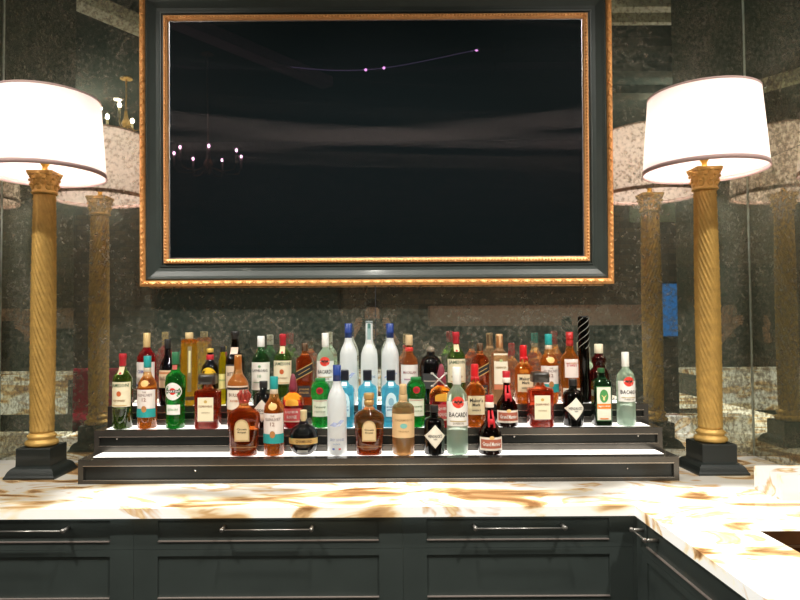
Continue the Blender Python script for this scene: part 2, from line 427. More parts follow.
# ------------------------------------------------------------ framed television
def tv():
    lean = 0.0221
    x0, x1 = -0.9302, 0.9436; z0 = 0.0; z1 = 1.172
    t = thing('framed_television', 'wide television in black and gold carved picture frame on the mirror wall', 'television', (0, 2.522, EYE + 0.1415))
    t.rotation_euler = (lean, 0, 0)
    def sweep(bm, prof, closed=False, mi=0):
        loops = []
        for ins, y in prof:
            loops.append([bm.verts.new(p) for p in ((x0 + ins, y, z0 + ins), (x1 - ins, y, z0 + ins), (x1 - ins, y, z1 - ins), (x0 + ins, y, z1 - ins))])
        rng = range(len(loops)) if closed else range(len(loops) - 1)
        for a in rng:
            b = (a + 1) % len(loops)
            for i in range(4):
                j = (i + 1) % 4
                f = bm.faces.new((loops[a][i], loops[a][j], loops[b][j], loops[b][i])); f.material_index = mi
    GOLD = M((0.92, 0.36, 0.12), 0.4, metal=0.4, noise=0.45, nscale=60, bump=0.5, name='copper_gilt')
    GOLD2 = M((0.95, 0.42, 0.16), 0.4, metal=0.4, noise=0.3, nscale=80, bump=0.3, name='pale_gilt')
    # outer carved moulding
    bm = BM()
    sweep(bm, [(0.0, 0.045), (0.0, 0.006), (0.004, 0.001), (0.011, -0.004), (0.018, -0.001), (0.0225, 0.006), (0.0235, 0.045)], True)
    def run(step, ins, fn):
        for (a, b, ax) in (((x0 + ins), (x1 - ins), 0), ((z0 + ins), (z1 - ins), 1)):
            n = int((b - a) / step)
            for i in range(n):
                s = a + (i + .5) * (b - a) / n
                for side in (0, 1):
                    if ax == 0: fn(s, z0 + ins if side == 0 else z1 - ins, 0, i)
                    else: fn(x0 + ins if side == 0 else x1 - ins, s, 1, i)
    def leaf(x, z, ax, i):
        ang = (0.6 if i % 2 else -0.6) + (PI / 2 if ax else 0)
        ball(bm, (x, -0.002, z), 0.0105, 1.35, 0.45, 0.42, seg=6, rot=Matrix.Rotation(ang, 4, 'Y'))
    run(0.021, 0.0115, leaf)
    obj('outer_moulding', bm, GOLD, t)
    # dark cove
    bm = BM()
    sweep(bm, [(0.0236, 0.045), (0.0236, 0.007), (0.030, 0.004), (0.040, 0.012), (0.060, 0.022), (0.074, 0.024), (0.078, 0.0195), (0.082, 0.0195), (0.085, 0.026), (0.0915, 0.026), (0.0915, 0.045)], True)
    obj('dark_cove', bm, M((0.028, 0.038, 0.034), 0.42, coat=0.15, noise=0.2, nscale=14, name='ebonised_frame'), t)
    # inner beaded moulding
    bm = BM()
    sweep(bm, [(0.0916, 0.045), (0.0916, 0.015), (0.096, 0.012), (0.107, 0.016), (0.1095, 0.024), (0.1095, 0.045)], True)
    def bead(x, z, ax, i): ball(bm, (x, 0.0125, z), 0.0052, 1, 1, 1, seg=6)
    run(0.0125, 0.099, bead)
    obj('inner_moulding', bm, GOLD2, t)
    bm = BM()
    sweep(bm, [(0.1096, 0.045), (0.1096, 0.026), (0.1140, 0.026), (0.1140, 0.045)], True)
    obj('bezel', bm, M((0.6, 0.6, 0.62), 0.25, metal=0.9, name='silver_bezel'), t)
    # screen
    m, N, L, b = nmat('dark_screen')
    b.inputs['Base Color'].default_value = (0.002, 0.004, 0.005, 1); b.inputs['Roughness'].default_value = 0.5
    tc = N.new('ShaderNodeTexCoord')
    gl = N.new('ShaderNodeBsdfGlossy'); gl.inputs['Color'].default_value = (0.020, 0.011, 0.022, 1); gl.inputs['Roughness'].default_value = 0.012
    an = N.new('ShaderNodeBsdfAnisotropic') if hasattr(bpy.types, 'ShaderNodeBsdfAnisotropicX') else N.new('ShaderNodeBsdfGlossy')
    an.inputs['Color'].default_value = (0.015, 0.012, 0.012, 1); an.inputs['Roughness'].default_value = 0.26
    try:
        an.inputs['Anisotropy'].default_value = 0.985; an.inputs['Rotation'].default_value = 0.25
        tg = N.new('ShaderNodeTangent'); tg.direction_type = 'UV_MAP'; tg.uv_map = 'UVMap'
        L.new(tg.outputs[0], an.inputs['Tangent'])
    except Exception: pass
    a1 = N.new('ShaderNodeAddShader'); a2 = N.new('ShaderNodeAddShader')
    L.new(gl.outputs[0], a1.inputs[0]); L.new(an.outputs[0], a1.inputs[1])
    L.new(a1.outputs[0], a2.inputs[0]); L.new(b.outputs[0], a2.inputs[1]); L.new(a2.outputs[0], N['Material Output'].inputs[0])
    b.inputs['Specular IOR Level'].default_value = 0.02
    b.inputs['Emission Color'].default_value = (0.35, 0.6, 0.55, 1); b.inputs['Emission Strength'].default_value = 0.004
    bm = BM(); box(bm, x0 + .1141, x1 - .1141, 0.028, 0.044, z0 + .1141, z1 - .1141)
    so = obj('screen', bm, m, t); uv = so.data.uv_layers.new(name='UVMap')
    for lp in so.data.loops:
        co = so.data.vertices[lp.vertex_index].co; uv.data[lp.index].uv = (co.x, co.z)
    bm = BM(); box(bm, x0 + .05, x1 - .05, 0.0455, 0.052, z0 + .12, z1 - .08)
    obj('back_plate', bm, BLACK, t)
tv()

# ------------------------------------------------------------ column lamps
GILT = M((0.55, 0.34, 0.095), 0.45, metal=0.4, noise=0.35, nscale=40, bump=0.25, name='antique_gilt')
def shade_mat():
    m, N, L, b = nmat('cream_shade')
    N.remove(b)
    d = N.new('ShaderNodeBsdfDiffuse'); d.inputs[0].default_value = (0.88, 0.72, 0.71, 1)
    t = N.new('ShaderNodeBsdfTranslucent'); t.inputs[0].default_value = (0.93, 0.83, 0.80, 1)
    mx = N.new('ShaderNodeMixShader'); mx.inputs[0].default_value = 0.45
    L.new(d.outputs[0], mx.inputs[1]); L.new(t.outputs[0], mx.inputs[2]); L.new(mx.outputs[0], N['Material Output'].inputs[0])
    return m
SHADE = shade_mat()
def table_lamp(x, y, label):
    t = thing('table_lamp', label, 'lamp', (x, y, CT + 0.0005), 'gilt column lamps on the counter')
    # stepped square base
    bm = BM(); k = math.sqrt(2)
    prof = [(0, .0905), (.006, .0905), (.012, .086), (.020, .083), (.026, .080), (.034, .073), (.040, .062), (.046, .0615), (.100, .0615), (.104, .060)]
    rings = []
    for z, r in prof: rings.append([bm.verts.new((sx * r, sy * r, z)) for sx, sy in ((-1, -1), (1, -1), (1, 1), (-1, 1))])
    for a in range(len(rings) - 1):
        for i in range(4): bm.faces.new((rings[a][i], rings[a][(i + 1) % 4], rings[a + 1][(i + 1) % 4], rings[a + 1][i]))
    bm.faces.new(rings[0][::-1]); bm.faces.new(rings[-1])
    obj('base', bm, BLACKGREEN, t)
    zc = 1.028   # capital bottom
    bm = BM()
    lathe(bm, [(.1042, .050), (.110, .056), (.118, .057), (.124, .052), (.127, .046), (.132, .045), (.137, .050), (.142, .050), (.147, .044), (.152, .041)], 32)
    obj('ring_foot', bm, GILT, t)
    bm = BM(); pr = []
    n = 90
    for i in range(n + 1):
        f = i / n; z = .1522 + (zc - .154) * f
        r = .0395 + .0065 * math.sin(PI * min(1, f * 0.75 + 0.12)) - .003 * f
        pr.append((z, r))
    NF = 18
    def rf(th, z, r):
        ph = th * NF / 1.0 + (z * 9.5) * NF
        return r * (1.04 - 0.20 * (abs(math.sin(ph / 2)) ** 0.6) ) if .17 < z < 1.03 else r * .97
    lathe(bm, pr, 180, rf=rf)
    obj('twisted_shaft', bm, GILT, t)
    # corinthian capital
    bm = BM()
    lathe(bm, [(zc - .0015, .043), (zc + .003, .047), (zc + .008, .043), (zc + .03, .041), (zc + .055, .047), (zc + .068, .046)], 28)
    for row, (zz, rr, hh, cnt, off) in enumerate(((zc + .012, .041, .026, 8, 0), (zc + .032, .042, .026, 8, .5), (zc + .054, .046, .018, 8, 0))):
        for i in range(cnt):
            a = 2 * PI * (i + off) / cnt
            rot = Matrix.Rotation(a, 4, 'Z')
            c = Vector((rr * math.cos(a), rr * math.sin(a), zz + hh * .35))
            ball(bm, c, 1.0, .006, .0125, hh * .5, seg=8, rot=rot)
            c2 = Vector(((rr + .007) * math.cos(a), (rr + .007) * math.sin(a), zz + hh * .72))
            ball(bm, c2, .0068, 1, 1.3, .8, seg=8, rot=rot)
    # abacus with four horned corners
    zs = zc + .069; pts = []
    for i in range(4):
        a = PI / 4 + i * PI / 2
        for da, r_ in ((-.10, .063), (.10, .063), (.45, .050), (PI / 4, .047), (PI / 2 - .45, .050)):
            pts.append((r_ * math.cos(a + da), r_ * math.sin(a + da)))
    lo = [bm.verts.new((p[0] * .95, p[1] * .95, zs)) for p in pts]; hi = [bm.verts.new((p[0], p[1], zs + .011)) for p in pts]
    for i in range(len(pts)):
        j = (i + 1) % len(pts); bm.faces.new((lo[i], lo[j], hi[j], hi[i]))
    bm.faces.new(lo[::-1]); bm.faces.new(hi)
    obj('capital', bm, GILT, t)
    # socket, bulb, harp
    bm = BM(); zz = zs + .0115
    lathe(bm, [(zz, .022), (zz + .004, .022), (zz + .010, .010), (zz + .022, .009), (zz + .030, .015), (zz + .048, .016), (zz + .052, .012)], 20)
    tube(bm, [(0.012, -.006, zz + .036), (.030, -.016, zz + .046)], .003, 6); ball(bm, (.031, -.0165, zz + .047), .005, seg=8)
    tube(bm, [(-0.012, -.006, zz + .05), (-.032, -.012, zz + .056), (-.033, -.012, zz + .035)], .002, 6)
    BR = M((0.85, 0.5, 0.1), 0.3, metal=0.9, name='bright_brass')
    obj('socket', bm, BR, t)
    bm = BM(); ball(bm, (0, 0, zz + .098), .03, 1, 1, 1.35, seg=16)
    obj('bulb', bm, M((1, .95, .88), .3, emit=140.0, ecol=(1, .91, .84), name='lit_bulb'), t)
    bm = BM(); zt = 1.384 - .012
    tube(bm, [(0.03, 0, zz + .045), (.055, 0, zz + .09), (.055, 0, zt - .05), (.03, 0, zt - .012), (0, 0, zt), (-.03, 0, zt - .012), (-.055, 0, zt - .05), (-.055, 0, zz + .09), (-.03, 0, zz + .045)], .0022, 6)
    for i in range(3):
        a = 2 * PI * i / 3 + .4
        tube(bm, [(0, 0, zt), (.187 * math.cos(a), .187 * math.sin(a), zt - .001)], .0018, 6)
    ball(bm, (0, 0, zt + .012), .01, seg=10)
    obj('harp', bm, BR, t)
    # shade: thin drum, two trims
    zb, zt = 1.096, 1.384; rb, rt = .2125, .1905
    seg = 64
    def ringband(bm, za, ra, zb_, rb_, th):
        vv = []
        for z, r in ((za, ra), (zb_, rb_), (zb_, rb_ - th), (za, ra - th)):
            vv.append([bm.verts.new((r * math.cos(2 * PI * i / seg), r * math.sin(2 * PI * i / seg), z)) for i in range(seg)])
        for a in range(4):
            for i in range(seg):
                f = bm.faces.new((vv[a][i], vv[a][(i + 1) % seg], vv[(a + 1) % 4][(i + 1) % seg], vv[(a + 1) % 4][i])); f.smooth = a in (0, 2)
    bm = BM()
    for i in range(seg):   # single translucent fabric wall with true thickness set by a solidify
        pass
    v0 = [bm.verts.new((rb * math.cos(2 * PI * i / seg), rb * math.sin(2 * PI * i / seg), zb)) for i in range(seg)]
    v1 = [bm.verts.new((rt * math.cos(2 * PI * i / seg), rt * math.sin(2 * PI * i / seg), zt)) for i in range(seg)]
    for i in range(seg):
        f = bm.faces.new((v0[i], v0[(i + 1) % seg], v1[(i + 1) % seg], v1[i])); f.smooth = True
    sh = obj('lamp_shade', bm, SHADE, t)
    TR = M((0.46, 0.31, 0.29), 0.7, name='mauve_trim')
    bm = BM(); ringband(bm, zb - .001, rb + .0015, zb + .015, rb + .0004, .003); obj('trim', bm, TR, sh)
    bm = BM(); ringband(bm, zt - .006, rt + .0015, zt + .001, rt + .0012, .003); obj('trim', bm, TR, sh)
    return t
table_lamp(-1.2238, 2.362, 'gilt twisted column lamp with white drum shade, left of the bottles')
table_lamp(1.2238, 2.362, 'gilt twisted column lamp with white drum shade, right of the bottles')

# ------------------------------------------------------------ bottles
def prof_interp(prof, z):
    for (za, ra), (zb, rb) in zip(prof, prof[1:]):
        if za <= z <= zb:
            return ra + (rb - ra) * ((z - za) / (zb - za) if zb > za else 0)
    return prof[-1][1]
def smooth_prof(prof, H, R):
    """Catmull-like refinement of (z/H, r/R) points, monotone enough for bottles"""
    pts = [(z * H, r * R) for z, r in prof]
    out = [pts[0]]
    for i in range(len(pts) - 1):
        p0 = pts[max(i - 1, 0)]; p1 = pts[i]; p2 = pts[i + 1]; p3 = pts[min(i + 2, len(pts) - 1)]
        big = abs(p2[1] - p1[1]) > 0.12 * R and (p2[0] - p1[0]) > 0.02 * H
        n = 4 if big else 1
        for k in range(1, n + 1):
            f = k / n
            z = p1[0] + (p2[0] - p1[0]) * f
            s1 = (p2[1] - p0[1]) / max(p2[0] - p0[0], 1e-6) * (p2[0] - p1[0]); s2 = (p3[1] - p1[1]) / max(p3[0] - p1[0], 1e-6) * (p2[0] - p1[0])
            h00 = 2*f**3 - 3*f*f + 1; h10 = f**3 - 2*f*f + f; h01 = -2*f**3 + 3*f*f; h11 = f**3 - f*f
            r = h00 * p1[1] + h10 * s1 + h01 * p2[1] + h11 * s2 if n > 1 else p2[1]
            out.append((z, max(min(r, max(p1[1], p2[1]) * 1.02), min(p1[1], p2[1]) * .98)))
    return out
_tx = {}
def text_tris(s, bold=True):
    if s in _tx: return _tx[s]
    cu = bpy.data.curves.new('lettering', 'FONT'); cu.body = s; cu.resolution_u = 1
    cu.offset = 0.018 if bold else 0.0
    o = bpy.data.objects.new('lettering', cu); COL.objects.link(o)
    dg = bpy.context.evaluated_depsgraph_get(); me = o.evaluated_get(dg).to_mesh()
    vs = [(v.co.x, v.co.y) for v in me.vertices]; ps = [tuple(p.vertices) for p in me.polygons]
    o.evaluated_get(dg).to_mesh_clear()
    bpy.data.objects.remove(o); bpy.data.curves.remove(cu)
    xs = [v[0] for v in vs]; ys = [v[1] for v in vs]
    _tx[s] = (vs, ps, min(xs), max(xs), min(ys), max(ys))
    return _tx[s]
def patch(bm, surf, piece, off, mi):
    """pieces: ('rect',cx,cz,w,h) ('disc',cx,cz,rx,rz) ('dia',cx,cz,w,h) ('arch',cx,cz,w,h) ('poly',[(x,z)..]) ('text',s,cx,cz,w,h)"""
    k = piece[0]
    def grid(fn, nu, nv):
        V = [[bm.verts.new(surf(*fn(i / nu, j / nv), off)) for i in range(nu + 1)] for j in range(nv + 1)]
        for j in range(nv):
            for i in range(nu):
                f = bm.faces.new((V[j][i], V[j][i + 1], V[j + 1][i + 1], V[j + 1][i])); f.material_index = mi; f.smooth = True
    if k == 'rect':
        _, cx, cz, w_, h_ = piece
        grid(lambda u, v: (cx + math.sin((u - .5) * PI) * w_ / 2, cz + (v - .5) * h_), 12, 3)
    elif k == 'arch':
        _, cx, cz, w_, h_ = piece
        grid(lambda u, v: (cx + (u - .5) * w_, cz - h_ / 2 + v * (h_ * (.62 + .38 * math.sqrt(max(0, 1 - (2 * u - 1) ** 2))))), 12, 4)
    elif k == 'dia':
        _, cx, cz, w_, h_ = piece
        grid(lambda u, v: (cx + (u - v) * w_ / 2, cz + (u + v - 1) * h_ / 2), 8, 8)
    elif k == 'shear':
        _, cx, cz, w_, h_, sl = piece
        grid(lambda u, v: (cx + (u - .5) * w_, cz + (v - .5) * h_ + (u - .5) * sl), 14, 2)
    elif k == 'disc':
        _, cx, cz, rx, rz = piece
        n = 20; c = bm.verts.new(surf(cx, cz, off))
        r1 = [bm.verts.new(surf(cx + rx * .55 * math.cos(2*PI*i/n), cz + rz * .55 * math.sin(2*PI*i/n), off)) for i in range(n)]
        r2 = [bm.verts.new(surf(cx + rx * math.cos(2*PI*i/n), cz + rz * math.sin(2*PI*i/n), off)) for i in range(n)]
        for i in range(n):
            j = (i + 1) % n
            for f in (bm.faces.new((c, r1[i], r1[j])), bm.faces.new((r1[i], r2[i], r2[j], r1[j]))): f.material_index = mi
    elif k == 'poly':
        vs = [bm.verts.new(surf(x, z, off)) for x, z in piece[1]]
        bm.faces.new(vs).material_index = mi
    elif k == 'text':
        _, s, cx, cz, w_, h_ = piece
        vs, ps, xa, xb, ya, yb = text_tris(s)
        V = [bm.verts.new(surf(cx + ((x - xa) / (xb - xa) - .5) * w_, cz + ((y - ya) / (yb - ya) - .5) * h_, off)) for x, y in vs]
        for p in ps:
            try: bm.faces.new([V[i] for i in p]).material_index = mi
            except ValueError: pass

def paper(c): return M(c, 0.6, name='paper')
def build_bottle(name, H, R, prof, liq, clear=None, fill=2.0, n=2, ratio=1.0, caps=(), labels=(), body=0.35, rough=0.03, seg=36, extras=None):
    """caps: list of (part, z0, z1, [(z/.., r)...] or r, material, n); labels: list of (part name, [(piece, color)...])"""
    t = bpy.data.objects.new(name, None); COL.objects.link(t); t.empty_display_size = 0.03
    pr = smooth_prof(prof, H, R)
    # extra loops so the fill line is crisp
    zf = fill * H
    if 0 < fill < 1: pr = sorted(set(pr + [(zf, prof_interp(pr, zf))]))
    bm = BM()
    mats = [glass(liq, body, rough)]
    if clear is not None: mats.append(glass(clear, 0.25, 0.02))
    lathe(bm, pr, seg, n, ratio, matf=(lambda z: 0 if (clear is None or z < zf) else 1))
    # punt edge: bevelled foot ring
    obj('glass_body', bm, mats, t)
    def surf(x, z, off):
        r = max(prof_interp(pr, z), 1e-4)
        xx = max(-.985, min(.985, x / r))
        y = (1 - abs(xx) ** n) ** (1.0 / n)
        # outward normal direction in plan
        nx = abs(xx) ** (n - 1) * (1 if xx > 0 else -1); ny = y ** (n - 1) / ratio
        l = math.hypot(nx, ny) or 1
        return (x if abs(x / r) < .985 else xx * r) + nx / l * off, -y * r * ratio - ny / l * off, z
    for part, z0, z1, r, mat, nn in caps:
        bm = BM()
        if isinstance(r, (list, tuple)): pp = [(z0 * H + (z1 - z0) * H * f, q) for f, q in r]
        else: pp = [(z0 * H, r * .97), (z0 * H + .001, r), (z1 * H - .002, r), (z1 * H, r * .9)]
        lathe(bm, pp, 24, nn)
        obj(part, bm, mat, t)
    for part, pieces in labels:
        bm = BM(); mats = []; lv = 0
        for k, (pc, colr) in enumerate(pieces):
            m_ = colr if not isinstance(colr, tuple) else paper(colr)
            if m_ not in mats: mats.append(m_)
            # scale fractions: z values are given in units of H, x in units of R
            def sc(pc):
                kk = pc[0]
                if kk == 'poly': return ('poly', [(x * R, z * H) for x, z in pc[1]])
                if kk == 'shear': return (kk, pc[1] * R, pc[2] * H, pc[3] * R, pc[4] * H, pc[5] * H)
                if kk == 'text': return ('text', pc[1], pc[2] * R, pc[3] * H, pc[4] * R, pc[5] * H)
                return (kk, pc[1] * R, pc[2] * H, pc[3] * R, pc[4] * H)
            patch(bm, surf, sc(pc), 0.0006 + 0.00035 * min(k, 4), mats.index(m_))
        o = obj(part, bm, mats, t)
    if extras: extras(t, H, R)
    return t

WHITE = (0.85, 0.83, 0.78); CREAM = (0.82, 0.74, 0.52); TEALC = (0.02, 0.32, 0.31); REDC = (0.45, 0.02, 0.03); INK = (0.03, 0.025, 0.02)
GOLDP = M((0.75, 0.5, 0.18), 0.35, metal=0.6, name='gold_foil')
CORK = M((0.62, 0.42, 0.2), 0.6, name='pale_cap')
def plast(c, r=.35): return M(c, r, coat=.2, name='cap_plastic')
ROUND = [(0, .90), (.012, 1), (.60, 1), (.66, .97), (.71, .82), (.76, .52), (.80, .36), (.84, .32), (.955, .32), (.96, .35), (.99, .35)]
TALLNECK = [(0, .90), (.012, 1), (.56, 1), (.62, .94), (.67, .75), (.73, .46), (.80, .37), (.96, .35), (.99, .35)]

def rum():   # clear rum: red sun-disc emblem with bat
    H, R = .300, .0365
    bat = [(-.42, .60), (-.30, .625), (-.12, .61), (0, .628), (.12, .61), (.30, .625), (.42, .60), (.2, .592), (0, .575), (-.2, .592)]
    return build_bottle('rum_bottle', H, R, [(0, .9), (.012, 1), (.60, 1), (.68, .93), (.73, .68), (.775, .40), (.82, .34), (.97, .33)], (.82, 1.0, .86), None, body=.5,
        caps=[('cap', .80, 1.0, .0150, plast((.85, .84, .78)), 2)],
        labels=[('label', [(('rect', 0, .47, 1.93, .28), WHITE), (('text', 'BACARDI', 0, .46, 1.62, .055), INK), (('rect', 0, .385, 1.5, .012), (.5, .4, .2)), (('text', 'SUPERIOR', 0, .36, 1.0, .022), (.25, .2, .15))]),
                ('emblem', [(('disc', 0, .602, .56, .066), (.75, .05, .03)), (('poly', bat), INK)])])
def jameson():
    H, R = .290, .0375
    return build_bottle('whiskey_bottle', H, R, ROUND, (.17, .30, .05), (.22, .42, .08), .62, body=.3,
        caps=[('cap', .83, 1.0, [(0, .0125), (.1, .0135), (.55, .0135), (.6, .0148), (.95, .0148), (1, .013)], plast(REDC), 2)],
        labels=[('label', [(('rect', 0, .46, 1.9, .33), CREAM), (('text', 'JAMESON', 0, .575, 1.65, .06), (.05, .12, .05)), (('disc', 0, .47, .23, .035), (.55, .12, .03)), (('text', 'IRISH WHISKEY', 0, .38, 1.2, .026), (.3, .15, .05)), (('rect', 0, .315, 1.4, .008), (.6, .35, .1))]),
                ('neck_label', [(('rect', 0, .775, .56, .10), (.75, .6, .38)), (('disc', 0, .74, .13, .014), REDC)])])
def glenlivet():
    H, R = .287, .0375
    def seal(t, H, R):
        pass
    return build_bottle('scotch_bottle', H, R, TALLNECK, (.85, .33, .05), (.95, .62, .28), .70, body=.4,
        caps=[('cap', .84, 1.0, .0150, plast(TEALC), 2), ('neck_foil', .775, .839, .0148, M((.72, .6, .45), .4, metal=.3, name='pale_foil'), 2)],
        labels=[('label', [(('rect', 0, .40, 1.9, .28), (.82, .74, .68)), (('text', 'THE', 0, .505, .4, .022), (.3, .2, .15)), (('text', 'GLENLIVET', 0, .465, 1.5, .036), (.3, .22, .2)), (('text', '12', 0, .405, .42, .05), (.35, .2, .15)), (('rect', 0, .22, 1.9, .12), TEALC), (('disc', 0, .275, .26, .045), (.45, .2, .06))]),
                ('seal', [(('disc', 0, .625, .42, .045), (.85, .5, .18))])])
def vermouth():
    H, R = .292, .0400
    return build_bottle('vermouth_bottle', H, R, [(0, .85), (.012, .92), (.10, .86), (.45, .94), (.60, 1), (.68, .92), (.74, .5), (.80, .34), (.97, .32)], (.03, .42, .07), None, body=.45,
        caps=[('cap', .84, 1.0, .0145, plast((.03, .16, .07)), 2)],
        labels=[('label', [(('disc', 0, .49, .78, .115), WHITE), (('disc', 0, .49, .30, .045), (.75, .03, .02)), (('rect', 0, .49, 1.35, .036), INK), (('text', 'MARTINI', 0, .49, 1.2, .026), WHITE)]),
                ('lower_label', [(('rect', 0, .25, 1.25, .13), WHITE), (('text', 'EXTRA DRY', 0, .25, .95, .03), (.1, .3, .1))]),
                ('neck_label', [(('rect', 0, .80, .44, .06), (.55, .12, .1))])])
def disaronno(big=1.0):
    H, R = .207, .0465
    return build_bottle('liqueur_bottle', H, R, [(0, .92), (.012, 1), (.66, 1), (.70, .95), (.73, .45), (.80, .30), (.84, .30)], (.62, .08, .03), (.75, .25, .08), .67, n=7, ratio=.8, body=.4,
        caps=[('cap', .815, 1.0, [(0, .031), (.05, .033), (.7, .033), (1, .031)], M((.03, .025, .02), .3, coat=.4, name='black_cap'), 7), ('neck_foil', .73, .812, .0125, M((.75, .6, .5), .35, metal=.3, name='pale_foil'), 2)],
        labels=[('label', [(('rect', 0, .36, 1.30, .44), CREAM), (('disc', 0, .50, .14, .028), (.6, .4, .12)), (('text', 'DISARONNO', 0, .415, 1.12, .042), (.25, .1, .05)), (('text', 'ORIGINALE', 0, .30, .7, .022), (.3, .2, .1))]),
                ('cap_band', [(('text', 'DISARONNO', 0, .775, .2, .01), (.6, .5, .3))])])
def hendricks():
    H, R = .183, .0390
    return build_bottle('gin_bottle', H, R, [(0, .93), (.02, 1), (.62, 1), (.70, .93), (.745, .72), (.775, .42), (.82, .38), (.86, .38)], (.012, .016, .014), None, body=.5,
        caps=[('cap', .855, 1.0, .0165, plast((.015, .015, .015)), 2)],
        labels=[('label', [(('dia', 0, .38, 1.96, .48), (.78, .74, .62)), (('dia', 0, .38, 1.70, .40), (.84, .81, .70)), (('text', "HENDRICK'S", 0, .385, 1.30, .065), INK), (('text', 'GIN', 0, .325, .34, .03), INK)])])
def tanqueray():
    H, R = .192, .0375
    return build_bottle('gin_bottle', H, R, [(0, .86), (.015, .92), (.05, .93), (.60, .93), (.64, .98), (.66, 1.02), (.80, 1.02), (.86, .93), (.91, .72), (.94, .5), (.98, .46)], (.03, .52, .10), None, body=.42,
        caps=[('cap', .94, 1.0, .021, plast((.02, .2, .05)), 2)],
        labels=[('label', [(('rect', 0, .40, 1.55, .34), (.78, .84, .68)), (('text', 'Tanqueray', 0, .42, 1.2, .06), (.15, .25, .12)), (('text', 'LONDON DRY GIN', 0, .33, 1.1, .03), (.2, .3, .15)), (('rect', 0, .55, 1.4, .01), (.5, .1, .08))]),
                ('seal', [(('disc', 0, .755, .36, .072), (.45, .01, .02)), (('disc', 0, .755, .2, .04), (.25, .01, .02))])])
def bombay():
    H, R = .222, .0370
    return build_bottle('gin_bottle', H, R, [(0, .9), (.012, 1), (.66, 1), (.71, .9), (.75, .55), (.80, .40), (.83, .40)], (.22, .78, .98), None, n=5, ratio=.85, body=.5,
        caps=[('cap', .815, 1.0, [(0, .0165), (.08, .0175), (.9, .0175), (1, .016)], M((.01, .012, .02), .3, name='black_cap'), 4)],
        labels=[('label', [(('arch', 0, .40, 1.15, .42), (.62, .86, .95)), (('disc', 0, .45, .3, .07), (.25, .5, .65)), (('text', 'BOMBAY', 0, .36, .95, .03), (.05, .2, .4)), (('text', 'SAPPHIRE', 0, .31, .95, .03), (.05, .2, .4))]),
                ('neck_label', [(('rect', 0, .75, .55, .09), (.75, .85, .88))])])
def greygoose():
    H, R = .318, .0345
    return build_bottle('vodka_bottle', H, R, [(0, .92), (.012, 1), (.52, 1), (.62, .97), (.69, .80), (.75, .55), (.80, .42), (.97, .38)], (.86, .90, .93), None, body=.62, rough=.35,
        caps=[('cap', .82, 1.0, [(0, .0145), (.35, .0145), (.36, .0152), (.4, .0145), (.98, .0145), (1, .013)], plast((.012, .045, .24)), 2)],
        labels=[('print', [(('text', 'GREY GOOSE', 0, .175, 1.4, .030), (.25, .32, .5)), (('text', 'VODKA', 0, .128, .7, .02), (.3, .4, .6)), (('poly', [(-.7, .33), (-.3, .37), (.1, .36), (.4, .395), (.75, .385), (.5, .36), (.3, .33), (-.2, .32)]), (.45, .52, .78)), (('rect', -.3, .075, .22, .018), (.1, .15, .5)), (('rect', .3, .075, .22, .018), (.6, .08, .08))])])
def belvedere():
    H, R = .322, .0330
    return build_bottle('vodka_bottle', H, R, [(0, .92), (.012, 1), (.52, 1), (.60, .95), (.67, .75), (.73, .48), (.79, .42), (.985, .42)], (.88, .92, .91), None, body=.62, rough=.35,
        caps=[('cap', .975, 1.0, .0150, plast((.25, .3, .3)), 2)],
        labels=[('neck_print', [(('rect', 0, .87, .42, .19), (.30, .45, .45)), (('rect', 0, .94, .24, .06), (.05, .16, .14))]), ('print', [(('text', 'BELVEDERE', 0, .33, 1.4, .03), (.35, .45, .6)), (('text', 'VODKA', 0, .28, .7, .02), (.35, .45, .6))])])
def crown(cap='gold'):
    def extras(t, H, R):
        bm = BM()
        if cap == 'gold':
            lathe(bm, [(H * .80, .0135), (H * .805, .0170), (H * .88, .0180), (H * .885, .0150), (H * .90, .0150), (H * .905, .0185), (H * .985, .0185), (H, .016)], 20)
            obj('cap', bm, M((.55, .34, .12), .4, metal=.4, name='brown_gold'), t)
        else:
            lathe(bm, [(H * .80, .0135), (H * .805, .0170), (H * .86, .0180)], 20)
            for i in range(8):
                a = 2 * PI * i / 8
                tube(bm, [(.015 * math.cos(a), .015 * math.sin(a), H * .85), (.020 * math.cos(a), .020 * math.sin(a), H * .93), (.012 * math.cos(a), .012 * math.sin(a), H * 1.0)], [.005, .0045, .002], 6)
            obj('crown_stopper', bm, M((.45, .06, .04), .3, metal=.3, coat=.4, name='ruby_cap'), t)
    return build_bottle('whisky_bottle', .212, .0530, [(0, .78), (.015, .86), (.10, .84), (.14, .88), (.30, .90), (.52, 1.0), (.62, .99), (.68, .84), (.73, .45), (.77, .30), (.82, .28)], (.55, .13, .02), (.8, .45, .2), .72, n=3.2, ratio=.72, body=.3,
        labels=[('label', [(('arch', 0, .40, .92, .34), (.55, .38, .18)), (('arch', 0, .40, .78, .29), (.72, .56, .32)), (('text', 'Crown', 0, .42, .6, .035), INK), (('text', 'Royal', 0, .37, .5, .03), INK)]),
                ('cut_band', [(('rect', 0, .14, 1.6, .012), (.4, .2, .08))])], extras=extras)
def chambord():
    H, R = .160, .0535
    pr = [(0, .45), (.03, .62), (.10, .82), (.22, .96), (.34, 1.0), (.46, .96), (.58, .80), (.66, .55), (.70, .34), (.75, .26), (.80, .26)]
    return build_bottle('liqueur_bottle', H, R, pr, (.015, .006, .012), (.9, .88, .85), 2.0, body=.25, n=2, ratio=.8,
        caps=[('cap', .74, 1.0, [(0, .0100), (.1, .0125), (.85, .0125), (.9, .0135), (1, .012)], M((.75, .62, .36), .4, metal=.3, name='ivory_gold'), 2)],
        labels=[('gold_band', [(('rect', 0, .33, 1.92, .13), GOLDP), (('text', 'CHAMBORD', .1, .33, 1.1, .07), (.12, .06, .02))]), ('foot_print', [(('rect', 0, .10, .7, .06), (.7, .7, .68))])])
